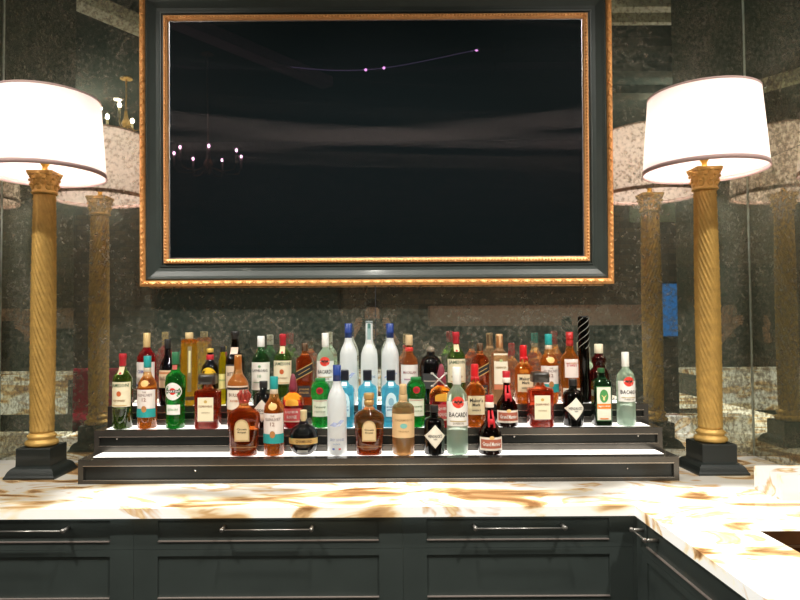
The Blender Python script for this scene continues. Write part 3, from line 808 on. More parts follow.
def tequila():
    H, R = .248, .0405
    return build_bottle('tequila_bottle', H, R, [(0, .9), (.02, .97), (.60, 1), (.66, .98), (.70, .85), (.74, .5), (.77, .36), (.85, .34)], (.85, .55, .28), (.9, .72, .45), .68, body=.45,
        caps=[('cap', .85, 1.0, [(0, .0125), (.1, .014), (.8, .0125), (1, .012)], CORK, 2), ('neck_band', .76, .85, .0152, M((.62, .42, .2), .5, name='tan_band'), 2)],
        labels=[('label', [(('rect', 0, .42, 1.9, .34), (.72, .50, .26)), (('text', 'CASAMIGOS', 0, .50, 1.5, .035), (.35, .2, .08)), (('disc', 0, .42, .3, .035), (.2, .5, .45)), (('text', 'TEQUILA', 0, .34, .9, .022), (.35, .2, .08))])])
def grandmarnier():
    H, R = .216, .0445
    def ex(t, H, R):
        bm = BM()
        # red ribbon hanging down the neck with wax seal
        tube(bm, [(-.006, -.0165, H * .74), (-.008, -.026, H * .62), (-.010, -.042, H * .48)], [.004, .0045, .004], 6)
        tube(bm, [(.006, -.0165, H * .74), (.008, -.026, H * .62), (.010, -.042, H * .47)], [.004, .0045, .004], 6)
        ball(bm, (0, -.032, H * .56), .011, 1, .6, 1, seg=10)
        obj('ribbon', bm, M((.6, .02, .03), .4, name='red_ribbon'), t)
    return build_bottle('liqueur_bottle', H, R, [(0, .88), (.02, 1), (.22, 1), (.34, .95), (.44, .78), (.52, .52), (.60, .34), (.70, .28), (.85, .27)], (.05, .008, .006), None, body=.4,
        caps=[('cap', .80, 1.0, .0150, plast((.5, .02, .03)), 2), ('neck_band', .79, .885, .0160, paper((.85, .75, .65)), 2)],
        labels=[('label', [(('rect', 0, .19, 1.80, .22), (.82, .72, .62)), (('rect', 0, .19, 1.66, .15), (.42, .12, .07)), (('text', 'Grand Marnier', 0, .19, 1.45, .07), WHITE), (('disc', 0, .295, .2, .03), (.75, .5, .2))])], extras=ex)
def makers():
    H, R = .252, .0400
    def ex(t, H, R):
        bm = BM()
        lathe(bm, [(H * .76, .0150), (H * .80, .0160), (H * .98, .0155), (H, .013)], 24, rf=lambda th, z, r: r * (1 + .04 * math.sin(3 * th)))
        for i, l in enumerate((.10, .05, .12, .06, .09)):
            a = -PI / 2 + (i - 2) * .55
            tube(bm, [(.0145 * math.cos(a), .0145 * math.sin(a), H * .80), (.0152 * math.cos(a), .0152 * math.sin(a), H * (.76)), (.018 * math.cos(a), .018 * math.sin(a), H * (.77 - l * .6))], [.004, .004, .0025], 6)
        obj('wax_seal', bm, M((.6, .01, .015), .3, coat=.5, name='red_wax'), t)
    return build_bottle('bourbon_bottle', H, R, [(0, .92), (.012, 1), (.50, 1), (.58, .97), (.64, .78), (.69, .5), (.74, .36), (.82, .33)], (.80, .30, .05), (.9, .5, .2), .66, n=3, body=.4,
        labels=[('label', [(('rect', 0, .35, 1.66, .30), (.80, .66, .42)), (('text', "Maker's", 0, .43, 1.3, .065), INK), (('text', 'Mark', 0, .36, .8, .05), INK), (('text', 'WHISKY', 0, .27, .9, .025), INK)])], extras=ex)
def walker():
    H, R = .268, .0385
    def ex(t, H, R): pass
    return build_bottle('scotch_bottle', H, R, [(0, .95), (.012, 1), (.68, .97), (.74, .90), (.79, .58), (.83, .36), (.88, .32), (.97, .32)], (.60, .14, .03), (.75, .35, .15), .80, n=4, body=.35,
        caps=[('cap', .87, 1.0, .0142, M((.16, .10, .06), .3, metal=.4, name='dark_cap'), 2)],
        labels=[('slanted_label', [(('shear', 0, .54, 1.80, .15, .14), GOLDP), (('shear', 0, .54, 1.82, .115, .14), (.02, .02, .02)), (('shear', 0, .54, 1.3, .012, .105), GOLDP)]),
                ('lower_label', [(('rect', 0, .22, 1.4, .18), (.04, .03, .03)), (('text', 'JOHNNIE', 0, .25, 1.1, .035), GOLDP), (('text', 'WALKER', 0, .20, 1.1, .035), GOLDP)])])
def walker_red():
    o = walker(); return o
def campari():
    H, R = .290, .0375
    return build_bottle('aperitif_bottle', H, R, ROUND, (.62, .01, .03), None, body=.42,
        caps=[('cap', .80, 1.0, .0140, M((.72, .52, .24), .45, metal=.2, name='gold_cap'), 2)],
        labels=[('label', [(('rect', 0, .42, 1.9, .36), (.82, .76, .72)), (('text', 'CAMPARI', 0, .47, 1.4, .05), (.1, .1, .3)), (('rect', 0, .28, 1.9, .03), (.1, .1, .35))])])
def baileys():
    H, R = .282, .0350
    return build_bottle('cream_liqueur_bottle', H, R, [(0, .9), (.012, 1), (.45, 1), (.58, .92), (.66, .68), (.74, .42), (.80, .36), (.97, .34)], (.03, .015, .012), None, body=.5,
        caps=[('cap', .86, 1.0, .0140, plast((.02, .02, .02)), 2)],
        labels=[('label', [(('rect', 0, .40, 1.85, .26), (.72, .52, .34)), (('rect', 0, .49, 1.85, .03), (.55, .2, .08)), (('text', 'BAILEYS', 0, .41, 1.4, .06), (.12, .05, .03))])])
def galliano():
    H, R = .296, .0360
    def ex(t, H, R):
        bm = BM()
        for i in range(8):
            a = 2 * PI * i / 8
            ball(bm, (R * .62 * math.cos(a), R * .62 * math.sin(a), H * .875), R * .36, 1, 1, .8, seg=8)
        obj('fluted_collar', bm, glass((.95, .55, .12), .45), t)
    return build_bottle('liqueur_bottle', H, R, [(0, .92), (.012, 1), (.55, .96), (.80, .92), (.86, .88), (.90, .6), (.92, .42), (.95, .40)], (.88, .58, .08), None, body=.45,
        caps=[('cap', .905, 1.0, .0165, M((.62, .48, .25), .5, name='tan_cap'), 2)],
        labels=[('vertical_label', [(('rect', .3, .50, .42, .62), (.25, .2, .1)), (('rect', .3, .60, .22, .3), (.75, .65, .35))]), ('label', [(('rect', 0, .10, 1.5, .05), (.1, .08, .05))])], extras=ex)
def kahlua():
    H, R = .238, .0345
    return build_bottle('coffee_liqueur_bottle', H, R, ROUND, (.025, .008, .006), None, body=.4,
        caps=[('cap', .93, 1.0, .0145, M((.8, .55, .12), .35, metal=.4, name='gold_cap'), 2), ('neck_band', .80, .89, .016, plast((.5, .02, .03)), 2)],
        labels=[('label', [(('disc', 0, .52, .88, .15), (.90, .55, .03)), (('text', 'KAHLUA', 0, .40, 1.2, .05), (.5, .05, .02))])])
def limoncello():
    H, R = .235, .0165
    return build_bottle('limoncello_bottle', H, R, [(0, .92), (.012, 1), (.70, 1), (.78, .85), (.84, .6), (.97, .55)], (.85, .72, .04), None, body=.5,
        caps=[('cap', .90, 1.0, .0110, plast((.02, .02, .02)), 2)],
        labels=[('label', [(('rect', 0, .40, 1.7, .25), (.85, .78, .3)), (('text', 'LIMONCELLO', 0, .42, 1.4, .03), (.1, .3, .1))])])
def dark_whiskey():
    H, R = .296, .0370
    return build_bottle('whiskey_bottle', H, R, [(0, .95), (.012, 1), (.58, 1), (.64, .95), (.69, .7), (.74, .48), (.80, .40), (.90, .34), (.97, .34)], (.03, .018, .012), None, n=2.6, body=.4,
        caps=[('cap', .885, 1.0, [(0, .013), (.1, .0145), (.4, .0145), (.5, .018), (.9, .018), (1, .015)], plast((.02, .02, .02)), 2)],
        labels=[('neck_label', [(('rect', 0, .735, .8, .09), (.82, .62, .5))]), ('label', [(('rect', 0, .38, 1.75, .34), (.06, .05, .05)), (('rect', 0, .38, 1.6, .30), (.70, .55, .40)), (('text', 'BITTERS', 0, .42, 1.2, .05), INK)])])
def laphroaig():
    H, R = .280, .0370
    return build_bottle('scotch_bottle', H, R, ROUND, (.03, .20, .05), (.05, .32, .08), .7, body=.35,
        caps=[('cap', .84, 1.0, .0150, plast((.85, .85, .82)), 2)],
        labels=[('label', [(('rect', 0, .42, 1.95, .40), (.84, .84, .76)), (('text', 'LAPHROAIG', 0, .50, 1.6, .042), INK), (('disc', 0, .56, .16, .018), (.2, .4, .2)), (('text', '10', 0, .42, .35, .05), (.1, .3, .12)), (('rect', 0, .33, 1.3, .01), (.2, .4, .2))])])
def beefeater():
    H, R = .280, .0365
    return build_bottle('brandy_bottle', H, R, TALLNECK, (.72, .30, .10), (.8, .45, .22), .75, body=.45,
        caps=[('cap', .85, 1.0, .0150, M((.62, .45, .25), .5, name='tan_cap'), 2), ('neck_band', .76, .82, .017, plast((.6, .04, .03)), 2)],
        labels=[('label', [(('rect', 0, .40, 1.85, .34), (.82, .76, .72)), (('text', 'MACALLAN', 0, .46, 1.4, .04), (.3, .1, .1)), (('rect', 0, .36, 1.2, .02), (.5, .3, .35))])])
def black_round():
    H, R = .225, .0430
    def ex(t, H, R):
        bm = BM(); ball(bm, (0, 0, H * .93), .0175, 1, 1, .85, seg=14)
        obj('stopper', bm, M((.42, .36, .28), .15, metal=.6, name='pewter_ball'), t)
    return build_bottle('rum_bottle', H, R, [(0, .9), (.02, 1), (.66, 1), (.74, .92), (.80, .68), (.84, .38), (.90, .34)], (.015, .02, .022), None, body=.4, 
        labels=[('label', [(('rect', 0, .40, 1.5, .26), (.05, .05, .05)), (('rect', 0, .40, 1.35, .02), (.4, .35, .3))])], extras=ex)
def round_red(glint=False):
    H, R = .228, .0450
    def ex(t, H, R):
        bm = BM()
        lathe(bm, [(H * .66, .0135), (H * .70, .0190), (H * .76, .0180), (H * .88, .0130), (H * .97, .0085), (H, .004)], 20)
        obj('cone_stopper', bm, M((.22, .03, .05), .35, coat=.3, name='maroon_stopper'), t)
        if glint:  # crossed rods modelled in place of a reflected glint
            bm = BM()
            for s in (-1, 1):
                tube(bm, [(-.0245 * s - .012, -.036, H * .66), (.0245 * s - .012, -.036, H * .86)], .0028, 6)
                for e, zz in ((-.0245 * s - .012, H * .66), (.0245 * s - .012, H * .86)):
                    ball(bm, (e - .0025, -.036, zz), .0042, seg=6); ball(bm, (e + .0025, -.036, zz), .0042, seg=6)
            tube(bm, [(-.012, -.036, H * .76), (-.004, -.018, H * .72)], .0015, 6)
            obj('crossed_glint', bm, M((.75, .72, .68), .3, metal=.7, name='glint_metal'), t)
    return build_bottle('liqueur_bottle', H, R, [(0, .84), (.02, .92), (.10, .94), (.42, 1.0), (.50, 1.0), (.58, .86), (.63, .55), (.665, .32), (.70, .30)], (.50, .01, .03), (.95, .30, .02), .47, body=.5, n=2.4,
        labels=[('label', [(('rect', 0, .24, 1.7, .26), (.62, .10, .10)), (('text', 'LIQUEUR', 0, .30, 1.2, .05), WHITE), (('text', 'ROUGE', 0, .21, .9, .06), WHITE), (('rect', 0, .13, 1.5, .02), (.8, .7, .6))]),
                ('gold_arch', [(('arch', 0, .48, 1.2, .12), (.92, .45, .05))])], extras=ex)
def cream_tall():
    H, R = .278, .0330
    return build_bottle('tequila_bottle', H, R, [(0, .94), (.012, 1), (.66, 1), (.72, .92), (.76, .55), (.80, .42), (.97, .40)], (.72, .50, .32), None, body=.5, n=4,
        caps=[('cap', .80, 1.0, .0140, M((.65, .42, .22), .4, metal=.3, name='copper_cap'), 2)],
        labels=[('label', [(('rect', 0, .50, 1.65, .44), (.82, .76, .60)), (('disc', 0, .62, .2, .022), (.4, .5, .25)), (('text', 'HERENCIA', 0, .52, 1.25, .03), (.35, .25, .1)), (('rect', 0, .24, 1.65, .07), (.6, .2, .1))])])
def macallan():
    H, R = .288, .0380
    return build_bottle('scotch_bottle', H, R, TALLNECK, (.80, .34, .06), (.9, .5, .2), .76, body=.42,
        caps=[('cap', .80, 1.0, [(0, .0145), (.3, .0150), (.5, .0130), (.55, .0150), (1, .0145)], plast((.5, .03, .03)), 2)],
        labels=[('label', [(('rect', -.05, .49, 1.4, .26), (.84, .72, .66)), (('text', 'Dewars', -.05, .54, 1.0, .05), (.5, .08, .08)), ]), ('lower_label', [(('rect', 0, .16, 1.8, .1), (.80, .76, .66))])])
def maroon_round():
    H, R = .245, .0410
    return build_bottle('liqueur_bottle', H, R, [(0, .9), (.02, 1), (.45, 1), (.56, .80), (.60, .62), (.64, .58), (.70, .72), (.76, .70), (.80, .50), (.84, .38), (.9, .36)], (.14, .012, .015), None, body=.3,
        caps=[('cap', .84, 1.0, .0180, M((.82, .74, .55), .5, name='cream_cap'), 2)],
        labels=[('label', [(('rect', 0, .28, 1.7, .2), (.7, .6, .45))])])
def spiral():
    H, R = .345, .0215
    def rf(z): return z
    def ex(t, H, R):
        bm = BM()
        for k in range(4):
            pts = []
            for i in range(30):
                f = i / 29; a = f * 2.4 * PI + k * PI / 2; z = H * (.62 + .36 * f)
                pts.append((R * 1.0 * math.cos(a), R * 1.0 * math.sin(a), z))
            tube(bm, pts, .0014, 5)
        obj('spiral_stripe', bm, M((.22, .22, .19), .4, name='grey_stripe'), t)
    return build_bottle('spirit_bottle', H, R, [(0, .95), (.01, 1), (.6, 1), (.97, 1), (.99, .95)], (.02, .02, .018), None, body=.5, extras=ex,
        caps=[('cap', .985, 1.0, .0190, plast((.02, .02, .02)), 2)])
def jager():
    H, R = .242, .0380
    stag = [(-.28, .545), (-.2, .51), (-.1, .50), (-.12, .46), (0, .435), (.12, .46), (.1, .50), (.2, .51), (.28, .545), (.14, .525), (.05, .51), (-.05, .51), (-.14, .525)]
    return build_bottle('herbal_liqueur_bottle', H, R, [(0, .94), (.012, 1), (.74, 1), (.775, .92), (.81, .6), (.84, .42), (.88, .36), (.97, .34)], (.015, .07, .025), None, n=6, ratio=.8, body=.3,
        caps=[('cap', .92, 1.0, .0150, plast((.02, .1, .03)), 2)],
        labels=[('label', [(('rect', 0, .39, 1.62, .60), (.05, .18, .06)), (('rect', 0, .39, 1.50, .57), (.84, .80, .66)), (('disc', 0, .52, .48, .115), (.07, .30, .08)), (('poly', stag), (.85, .7, .3)), (('rect', 0, .345, 1.50, .085), (.85, .22, .02)), (('text', 'Jägermeister', 0, .345, 1.3, .045), WHITE), (('rect', 0, .13, .9, .02), (.8, .25, .05))])])

def link_copy(o, loc):
    r = o.copy(); COL.objects.link(r); r.location = loc
    for ch in list(o.children):
        c = ch.copy(); COL.objects.link(c); c.parent = r
        for g in list(ch.children):
            d = g.copy(); COL.objects.link(d); d.parent = c
    return r
ROWY = [2.279, 2.385, 2.492]
PLACE = [
 # kind, tier (0 front), pixel x, label
 (lambda: crown('ruby'), 0, 244, 'squat amber whisky bottle with ruby crown stopper, leftmost on the lowest step'),
 (glenlivet, 0, 274, 'amber scotch bottle with teal cap and teal band on the lowest step'),
 (chambord, 0, 303.5, 'round dark purple liqueur bottle with a gold band, on the lowest step'),
 (greygoose, 0, 337, 'frosted white vodka bottle with blue cap on the lowest step'),
 (lambda: crown('gold'), 0, 369, 'squat amber whisky bottle with brown gold cap in the middle of the lowest step'),
 (tequila, 0, 403, 'golden tequila bottle with tan label and cork cap on the lowest step'),
 (hendricks, 0, 434, 'black apothecary gin bottle with diamond label on the lowest step'),
 (rum, 0, 457, 'clear rum bottle with red disc emblem on the lowest step'),
 (grandmarnier, 0, 489.5, 'dark liqueur bottle with red ribbon, rightmost bottle on the lowest step'),
 (jameson, 1, 122.5, 'green whiskey bottle with red cap and cream label at far left of middle step'),
 (glenlivet, 1, 147.3, 'amber scotch bottle with teal cap, second from left on the middle step'),
 (vermouth, 1, 175.5, 'bright green vermouth bottle with round white label on the middle step'),
 (disaronno, 1, 208, 'square amber liqueur bottle with black cap beside the green vermouth bottle'),
 ('bourbon', 1, 238, 'amber bourbon bottle with tan neck behind the ruby crown whisky bottle'),
 (hendricks, 1, 263.5, 'black gin bottle with diamond label behind the teal capped scotch bottle'),
 (lambda: round_red(False), 1, 293, 'red liqueur bottle with orange shoulders left of the left green gin bottle'),
 (tanqueray, 1, 320.5, 'green shaker shaped gin bottle left of the three blue bottles'),
 (bombay, 1, 344.5, 'blue gin bottle, left of the three blue bottles'),
 (bombay, 1, 367.5, 'blue gin bottle, middle of the three blue bottles'),
 (bombay, 1, 391, 'blue gin bottle, right of the three blue bottles'),
 (tanqueray, 1, 416, 'green shaker shaped gin bottle right of the three blue bottles'),
 (lambda: round_red(True), 1, 441.5, 'red liqueur bottle with added crossed charm and pointed maroon stopper'),
 (makers, 1, 475, 'amber bourbon bottle with red wax neck on the middle step'),
 (grandmarnier, 1, 506.5, 'dark liqueur bottle with red ribbon on the middle step'),
 (disaronno, 1, 540, 'square amber liqueur bottle with black cap on the right half of the middle step'),
 (hendricks, 1, 573, 'black gin bottle with diamond label left of the orange banded square bottle'),
 (jager, 1, 601.5, 'dark green square bottle with orange banded label, second from right'),
 (rum, 1, 626, 'clear rum bottle with red disc emblem at the far right end of the middle step'),
 (campari, 2, 146.5, 'red aperitif bottle with gold cap, leftmost on the top step'),
 (baileys, 2, 167.5, 'dark cream liqueur bottle right of the red aperitif bottle on top step'),
 (galliano, 2, 189, 'tall golden liqueur bottle with tan cap behind the green vermouth'),
 (kahlua, 2, 210, 'dark coffee liqueur bottle with yellow disc and red neck band'),
 (limoncello, 2, 222.8, 'slim yellow bottle with black cap on the top step'),
 (dark_whiskey, 2, 235, 'black bottle with cream neck label behind the amber bourbon bottle'),
 (laphroaig, 2, 261, 'green scotch bottle with white cap and large white label on top step'),
 (jameson, 2, 283, 'green whiskey bottle with red cap behind the red and orange liqueur bottle'),
 (walker, 2, 305, 'square amber scotch bottle with slanted black label, left of the vodka bottles'),
 (rum, 2, 325.5, 'clear rum bottle with red disc emblem on the top step'),
 (greygoose, 2, 348.7, 'frosted vodka bottle with blue cap on top step, left of the pair'),
 (belvedere, 2, 369.5, 'tall frosted vodka bottle without blue cap between the two blue capped ones'),
 (greygoose, 2, 390.5, 'frosted vodka bottle with blue cap on top step, right of the pair'),
 (beefeater, 2, 409.5, 'amber bottle with tan cap and red neck band right of the vodka bottles'),
 (black_round, 2, 431, 'black round shouldered bottle with ball stopper on the top step'),
 (jameson, 2, 456.5, 'green whiskey bottle with red cap behind the front clear rum bottle'),
 (walker, 2, 480.5, 'square amber scotch bottle with slanted black label, right of the vodka bottles'),
 (cream_tall, 2, 500, 'tall bottle with long cream label and copper cap on the top step'),
 (makers, 2, 524, 'amber bourbon bottle with red wax neck on the top step'),
 (glenlivet, 2, 549.3, 'amber scotch bottle with teal cap on the top step at right'),
 (macallan, 2, 570.5, 'amber scotch bottle with bright red cap and pale label on top step'),
 (spiral, 2, 584.5, 'tallest black cylindrical bottle with grey spiral stripes on the top step'),
 (maroon_round, 2, 599.5, 'dark maroon bottle with cream cap, rightmost on the top step'),
]
def bourbon():
    H, R = .262, .0385
    return build_bottle('bourbon_bottle', H, R, TALLNECK, (.80, .36, .10), (.9, .55, .25), .72, body=.45,
        caps=[('cap', .80, 1.0, .0125, M((.62, .36, .14), .5, name='tan_cap'), 2)],
        labels=[('label', [(('rect', 0, .42, 1.9, .32), (.82, .74, .60)), (('rect', 0, .545, 1.9, .03), INK), (('text', 'BULLEIT', 0, .46, 1.3, .045), (.2, .1, .05)), (('text', 'BOURBON', 0, .38, 1.0, .03), (.5, .15, .05))])])
TOPS = {244: 390, 274: 376.5, 303.5: 410, 337: 365, 369: 393, 403: 384, 434: 405, 457: 367, 489.5: 395, 122.5: 353.6, 147.3: 356, 175.5: 352, 208: 374, 238: 355, 263.5: 381, 293: 384, 320.5: 378, 344.5: 370, 367.5: 370, 391: 370, 416: 377, 441.5: 364, 475: 364, 506.5: 371, 540: 372, 573: 379, 601.5: 368, 626: 352, 146.5: 333, 167.5: 339, 189: 332.5, 210: 348.5, 222.8: 346, 235: 331, 261: 336, 283: 334, 305: 343, 325.5: 333, 348.7: 323.5, 369.5: 321, 390.5: 323.5, 409.5: 335, 431: 346, 456.5: 332, 480.5: 343, 500: 334, 524: 345, 549.3: 334, 570.5: 332, 584.5: 316, 599.5: 344}
made = {}
for fn, tier, px, label in PLACE:
    if fn == 'bourbon': fn = bourbon
    Y = ROWY[tier]; 
    X, _ = at(px, 400, Y)
    key = fn.__name__ if fn.__name__ != '<lambda>' else label
    loc = (X, Y, TZ[tier] + 0.0003)
    if key in made: o = link_copy(made[key], loc)
    else:
        o = fn(); made[key] = o; o.location = loc
    zt_ = at(px, TOPS[px], Y)[1]
    hh = max((v.co.z for c in o.children for v in c.data.vertices), default=.3)
    o.scale = (max(.86, min(1.12, (zt_ - TZ[tier]) / hh)),) * 3
    tag(o, label, 'bottle', ('bottles on the lowest step', 'bottles on the middle step', 'bottles on the top step')[tier])

# ------------------------------------------------------------ the room behind the camera (mirror reflections)
def back_room():
    # recessed ceiling lights
    for k, (x, y) in enumerate(SPOTS + [(-3.0, -0.5), (-2.75, -1.6)]):
        t = thing('ceiling_light', ('small round recessed ceiling light over the left', 'small round recessed ceiling light over the middle of the bar', 'small round recessed ceiling light over the right', 'small ceiling light reflected above the left lamp shade', 'small ceiling light near the chandelier')[k], 'light', (x, y, HC), 'recessed ceiling lights')
        bm = BM(); lathe(bm, [(-.012, .06), (-.001, .064)], 24); obj('ring', bm, STEEL, t)
        bm = BM(); lathe(bm, [(-.015, .02), (-.0125, .04)], 20); obj('lens', bm, M((1, 1, 1), .3, emit=30, ecol=(1, .93, .8), name='lit_lens'), t)
    for sx in (-1, 1):  # globes added to fill the bar front with light
        t = thing('fill_globe_light', 'glowing globe added as fill light in the room %s the camera' % ('left behind' if sx < 0 else 'right behind'), 'light', (3.2 * sx, -1.4, EYE + 2.0))
        bm = BM(); ball(bm, (0, 0, 0), .11, seg=20); obj('globe', bm, M((1, 1, 1), .3, emit=170, ecol=(1, .92, .8), name='fill_globe_glow'), t)
        bm = BM(); tube(bm, [(0, 0, .105), (0, 0, HC - EYE - 2.0 - .001)], .006, 6); obj('fill_globe_rod', bm, BLACK, t)
    def chandelier(x, y, z, r, n, label, s, br_=.017):
        t = thing('chandelier', label, 'chandelier', (x, y, z))
        bm = BM()
        tube(bm, [(0, 0, -.08), (0, 0, HC - z - .002)], .008, 8)
        lathe(bm, [(-.12, .004), (-.10, .03), (-.06, .02), (-.02, .045), (.04, .02), (.12, .012)], 16)
        lathe(bm, [(HC - z - .02, .06), (HC - z - .002, .05)], 20)
        obj('stem', bm, GILT, t)
        for i in range(n):
            a = 2 * PI * i / n + .4
            ca, sa = math.cos(a), math.sin(a)
            bm = BM()
            tube(bm, [(.02 * ca, .02 * sa, -.04), (.5 * r * ca, .5 * r * sa, -.10), (.9 * r * ca, .9 * r * sa, -.09), (r * ca, r * sa, -.03)], .006, 6)
            br = obj('arm', bm, GILT, t)
            bm = BM(); lathe(bm, [(0, .012), (.09, .012)], 12)
            c = obj('candle', bm, M((.75, .65, .4), .5, name='candle_sleeve'), br, loc=(r * ca, r * sa, -.03))
            bm = BM(); ball(bm, (r * ca, r * sa, .085), br_, 1, 1, 1.5, seg=10)
            obj('bulb', bm, M((1, .9, .75), .3, emit=s, ecol=(1, .88, .7), name='candle_bulb'), br)
    X, Z = at(126, 122, 6.2)
    chandelier(X, -1.0, Z, .24, 6, 'small candle chandelier reflected beside the left lamp shade', 60)
    chandelier(-1.58, -1.0, EYE + 1.36, .32, 7, 'second candle chandelier added for the light points in the television screen', 260, .011)  # extra fixture added so the screen shows reflected light points
    # curved strip light that the screen reflects as a thin arc
    bm = BM(); pts = [(-.78 + 1.75 * f, -0.98 - .1 * math.sin(f * PI), EYE + 2.25 + .13 * f * f - .02 * math.sin(f * 5)) for f in [i / 20 for i in range(21)]]
    t = thing('cable_light', 'thin curved cable light with tiny lamps, reflected as an arc in the screen', 'light')
    tube(bm, pts, .0035, 6); obj('cable', bm, M((.8, .9, 1), .4, emit=2.0, ecol=(.7, .85, 1), name='faint_led'), t)
    for i in (8, 10, 20):
        bm = BM(); ball(bm, pts[i], .014, seg=8); obj('bulb', bm, M((1, .8, .9), .3, emit=60, ecol=(1, .7, .9), name='pink_bulb'), t)
    # dark slate board and tan shelf on the far wall
    YB = -4.598; T = 2 * D + 4.59
    def rect(px0, py0, px1, py1, T=T):
        a = at(px0, py0, T); b = at(px1, py1, T); return a[0], b[0], b[1], a[1]
    x0, x1, z0, z1 = rect(158, 270, 338, 335)
    t = thing('wall_board', 'large dark slate board on the brick wall, reflected below the television', 'board')
    bm = BM(); box(bm, x0, x1, YB, YB + .03, z0, z1); obj('panel', bm, M((.03, .045, .04), .5, name='slate'), t)
    bm = BM(); e = .04
    box(bm, x0 - e, x0, YB, YB + .05, z0 - e, z1 + e); box(bm, x1, x1 + e, YB, YB + .05, z0 - e, z1 + e); box(bm, x0, x1, YB, YB + .05, z0 - e, z0); box(bm, x0, x1, YB, YB + .05, z1, z1 + e)
    obj('board_frame', bm, WOODDK, t)
    x0, x1, z0, z1 = rect(430, 306, 650, 325, T - .4)
    bm = BM(); box(bm, x0, x1, YB, YB + .4, z0, z1)
    tag(obj('wall_shelf', bm, M((.62, .36, .27), .7, noise=.3, nscale=20, name='tan_timber')), 'long tan timber shelf box on far wall, reflected above the right bottles', 'shelf')
    x0, x1, z0, z1 = rect(629, 200, 676, 222)
    bm = BM(); box(bm, x0, x1, YB, YB + .04, z0, z1)
    tag(obj('wall_picture', bm, M((.30, .32, .20), .7, name='olive_canvas')), 'small olive picture on the far wall, reflected beside right lamp', 'picture')
    x0, x1, z0, z1 = rect(659, 282, 679, 338)
    t = thing('bar_screen', 'small blue glowing screen on the far wall, reflected left of right lamp', 'screen')
    bm = BM(); box(bm, x0, x1, YB, YB + .05, z0, z1); obj('casing', bm, BLACK, t)
    bm = BM(); box(bm, x0 + .03, x1 - .03, YB + .051, YB + .055, z0 + .03, z1 - .03); obj('display', bm, M((.02, .1, .3), .4, emit=.55, ecol=(.03, .22, .65), name='blue_display'), t)
    # red armchairs behind
    RED = M((.70, .03, .09), .7, name='red_velvet')
    def chair(x, y, label):
        t = thing('bar_chair', label, 'chair', (x, y, 0), 'red chairs')
        bm = BM(); box(bm, -.28, .28, -.25, .25, .40, .52, bev=.03); obj('seat', bm, RED, t)
        bm = BM(); box(bm, -.28, .28, -.32, -.24, .50, 1.0, bev=.03); obj('backrest', bm, RED, t)
        for sx in (-1, 1):
            for sy in (-1, 1):
                bm = BM(); tube(bm, [(sx * .23, sy * .2, .41), (sx * .25, sy * .23, 0.001)], .018, 8); obj('leg', bm, WOODDK, t)
    X, Z = at(85, 378, 6.8); chair(X, -1.6, 'red velvet chair reflected left of the left lamp column reflection')
    X, Z = at(120, 378, 7.0); chair(X + .38, -2.1, 'red velvet chair reflected right of the left lamp column reflection')
back_room()

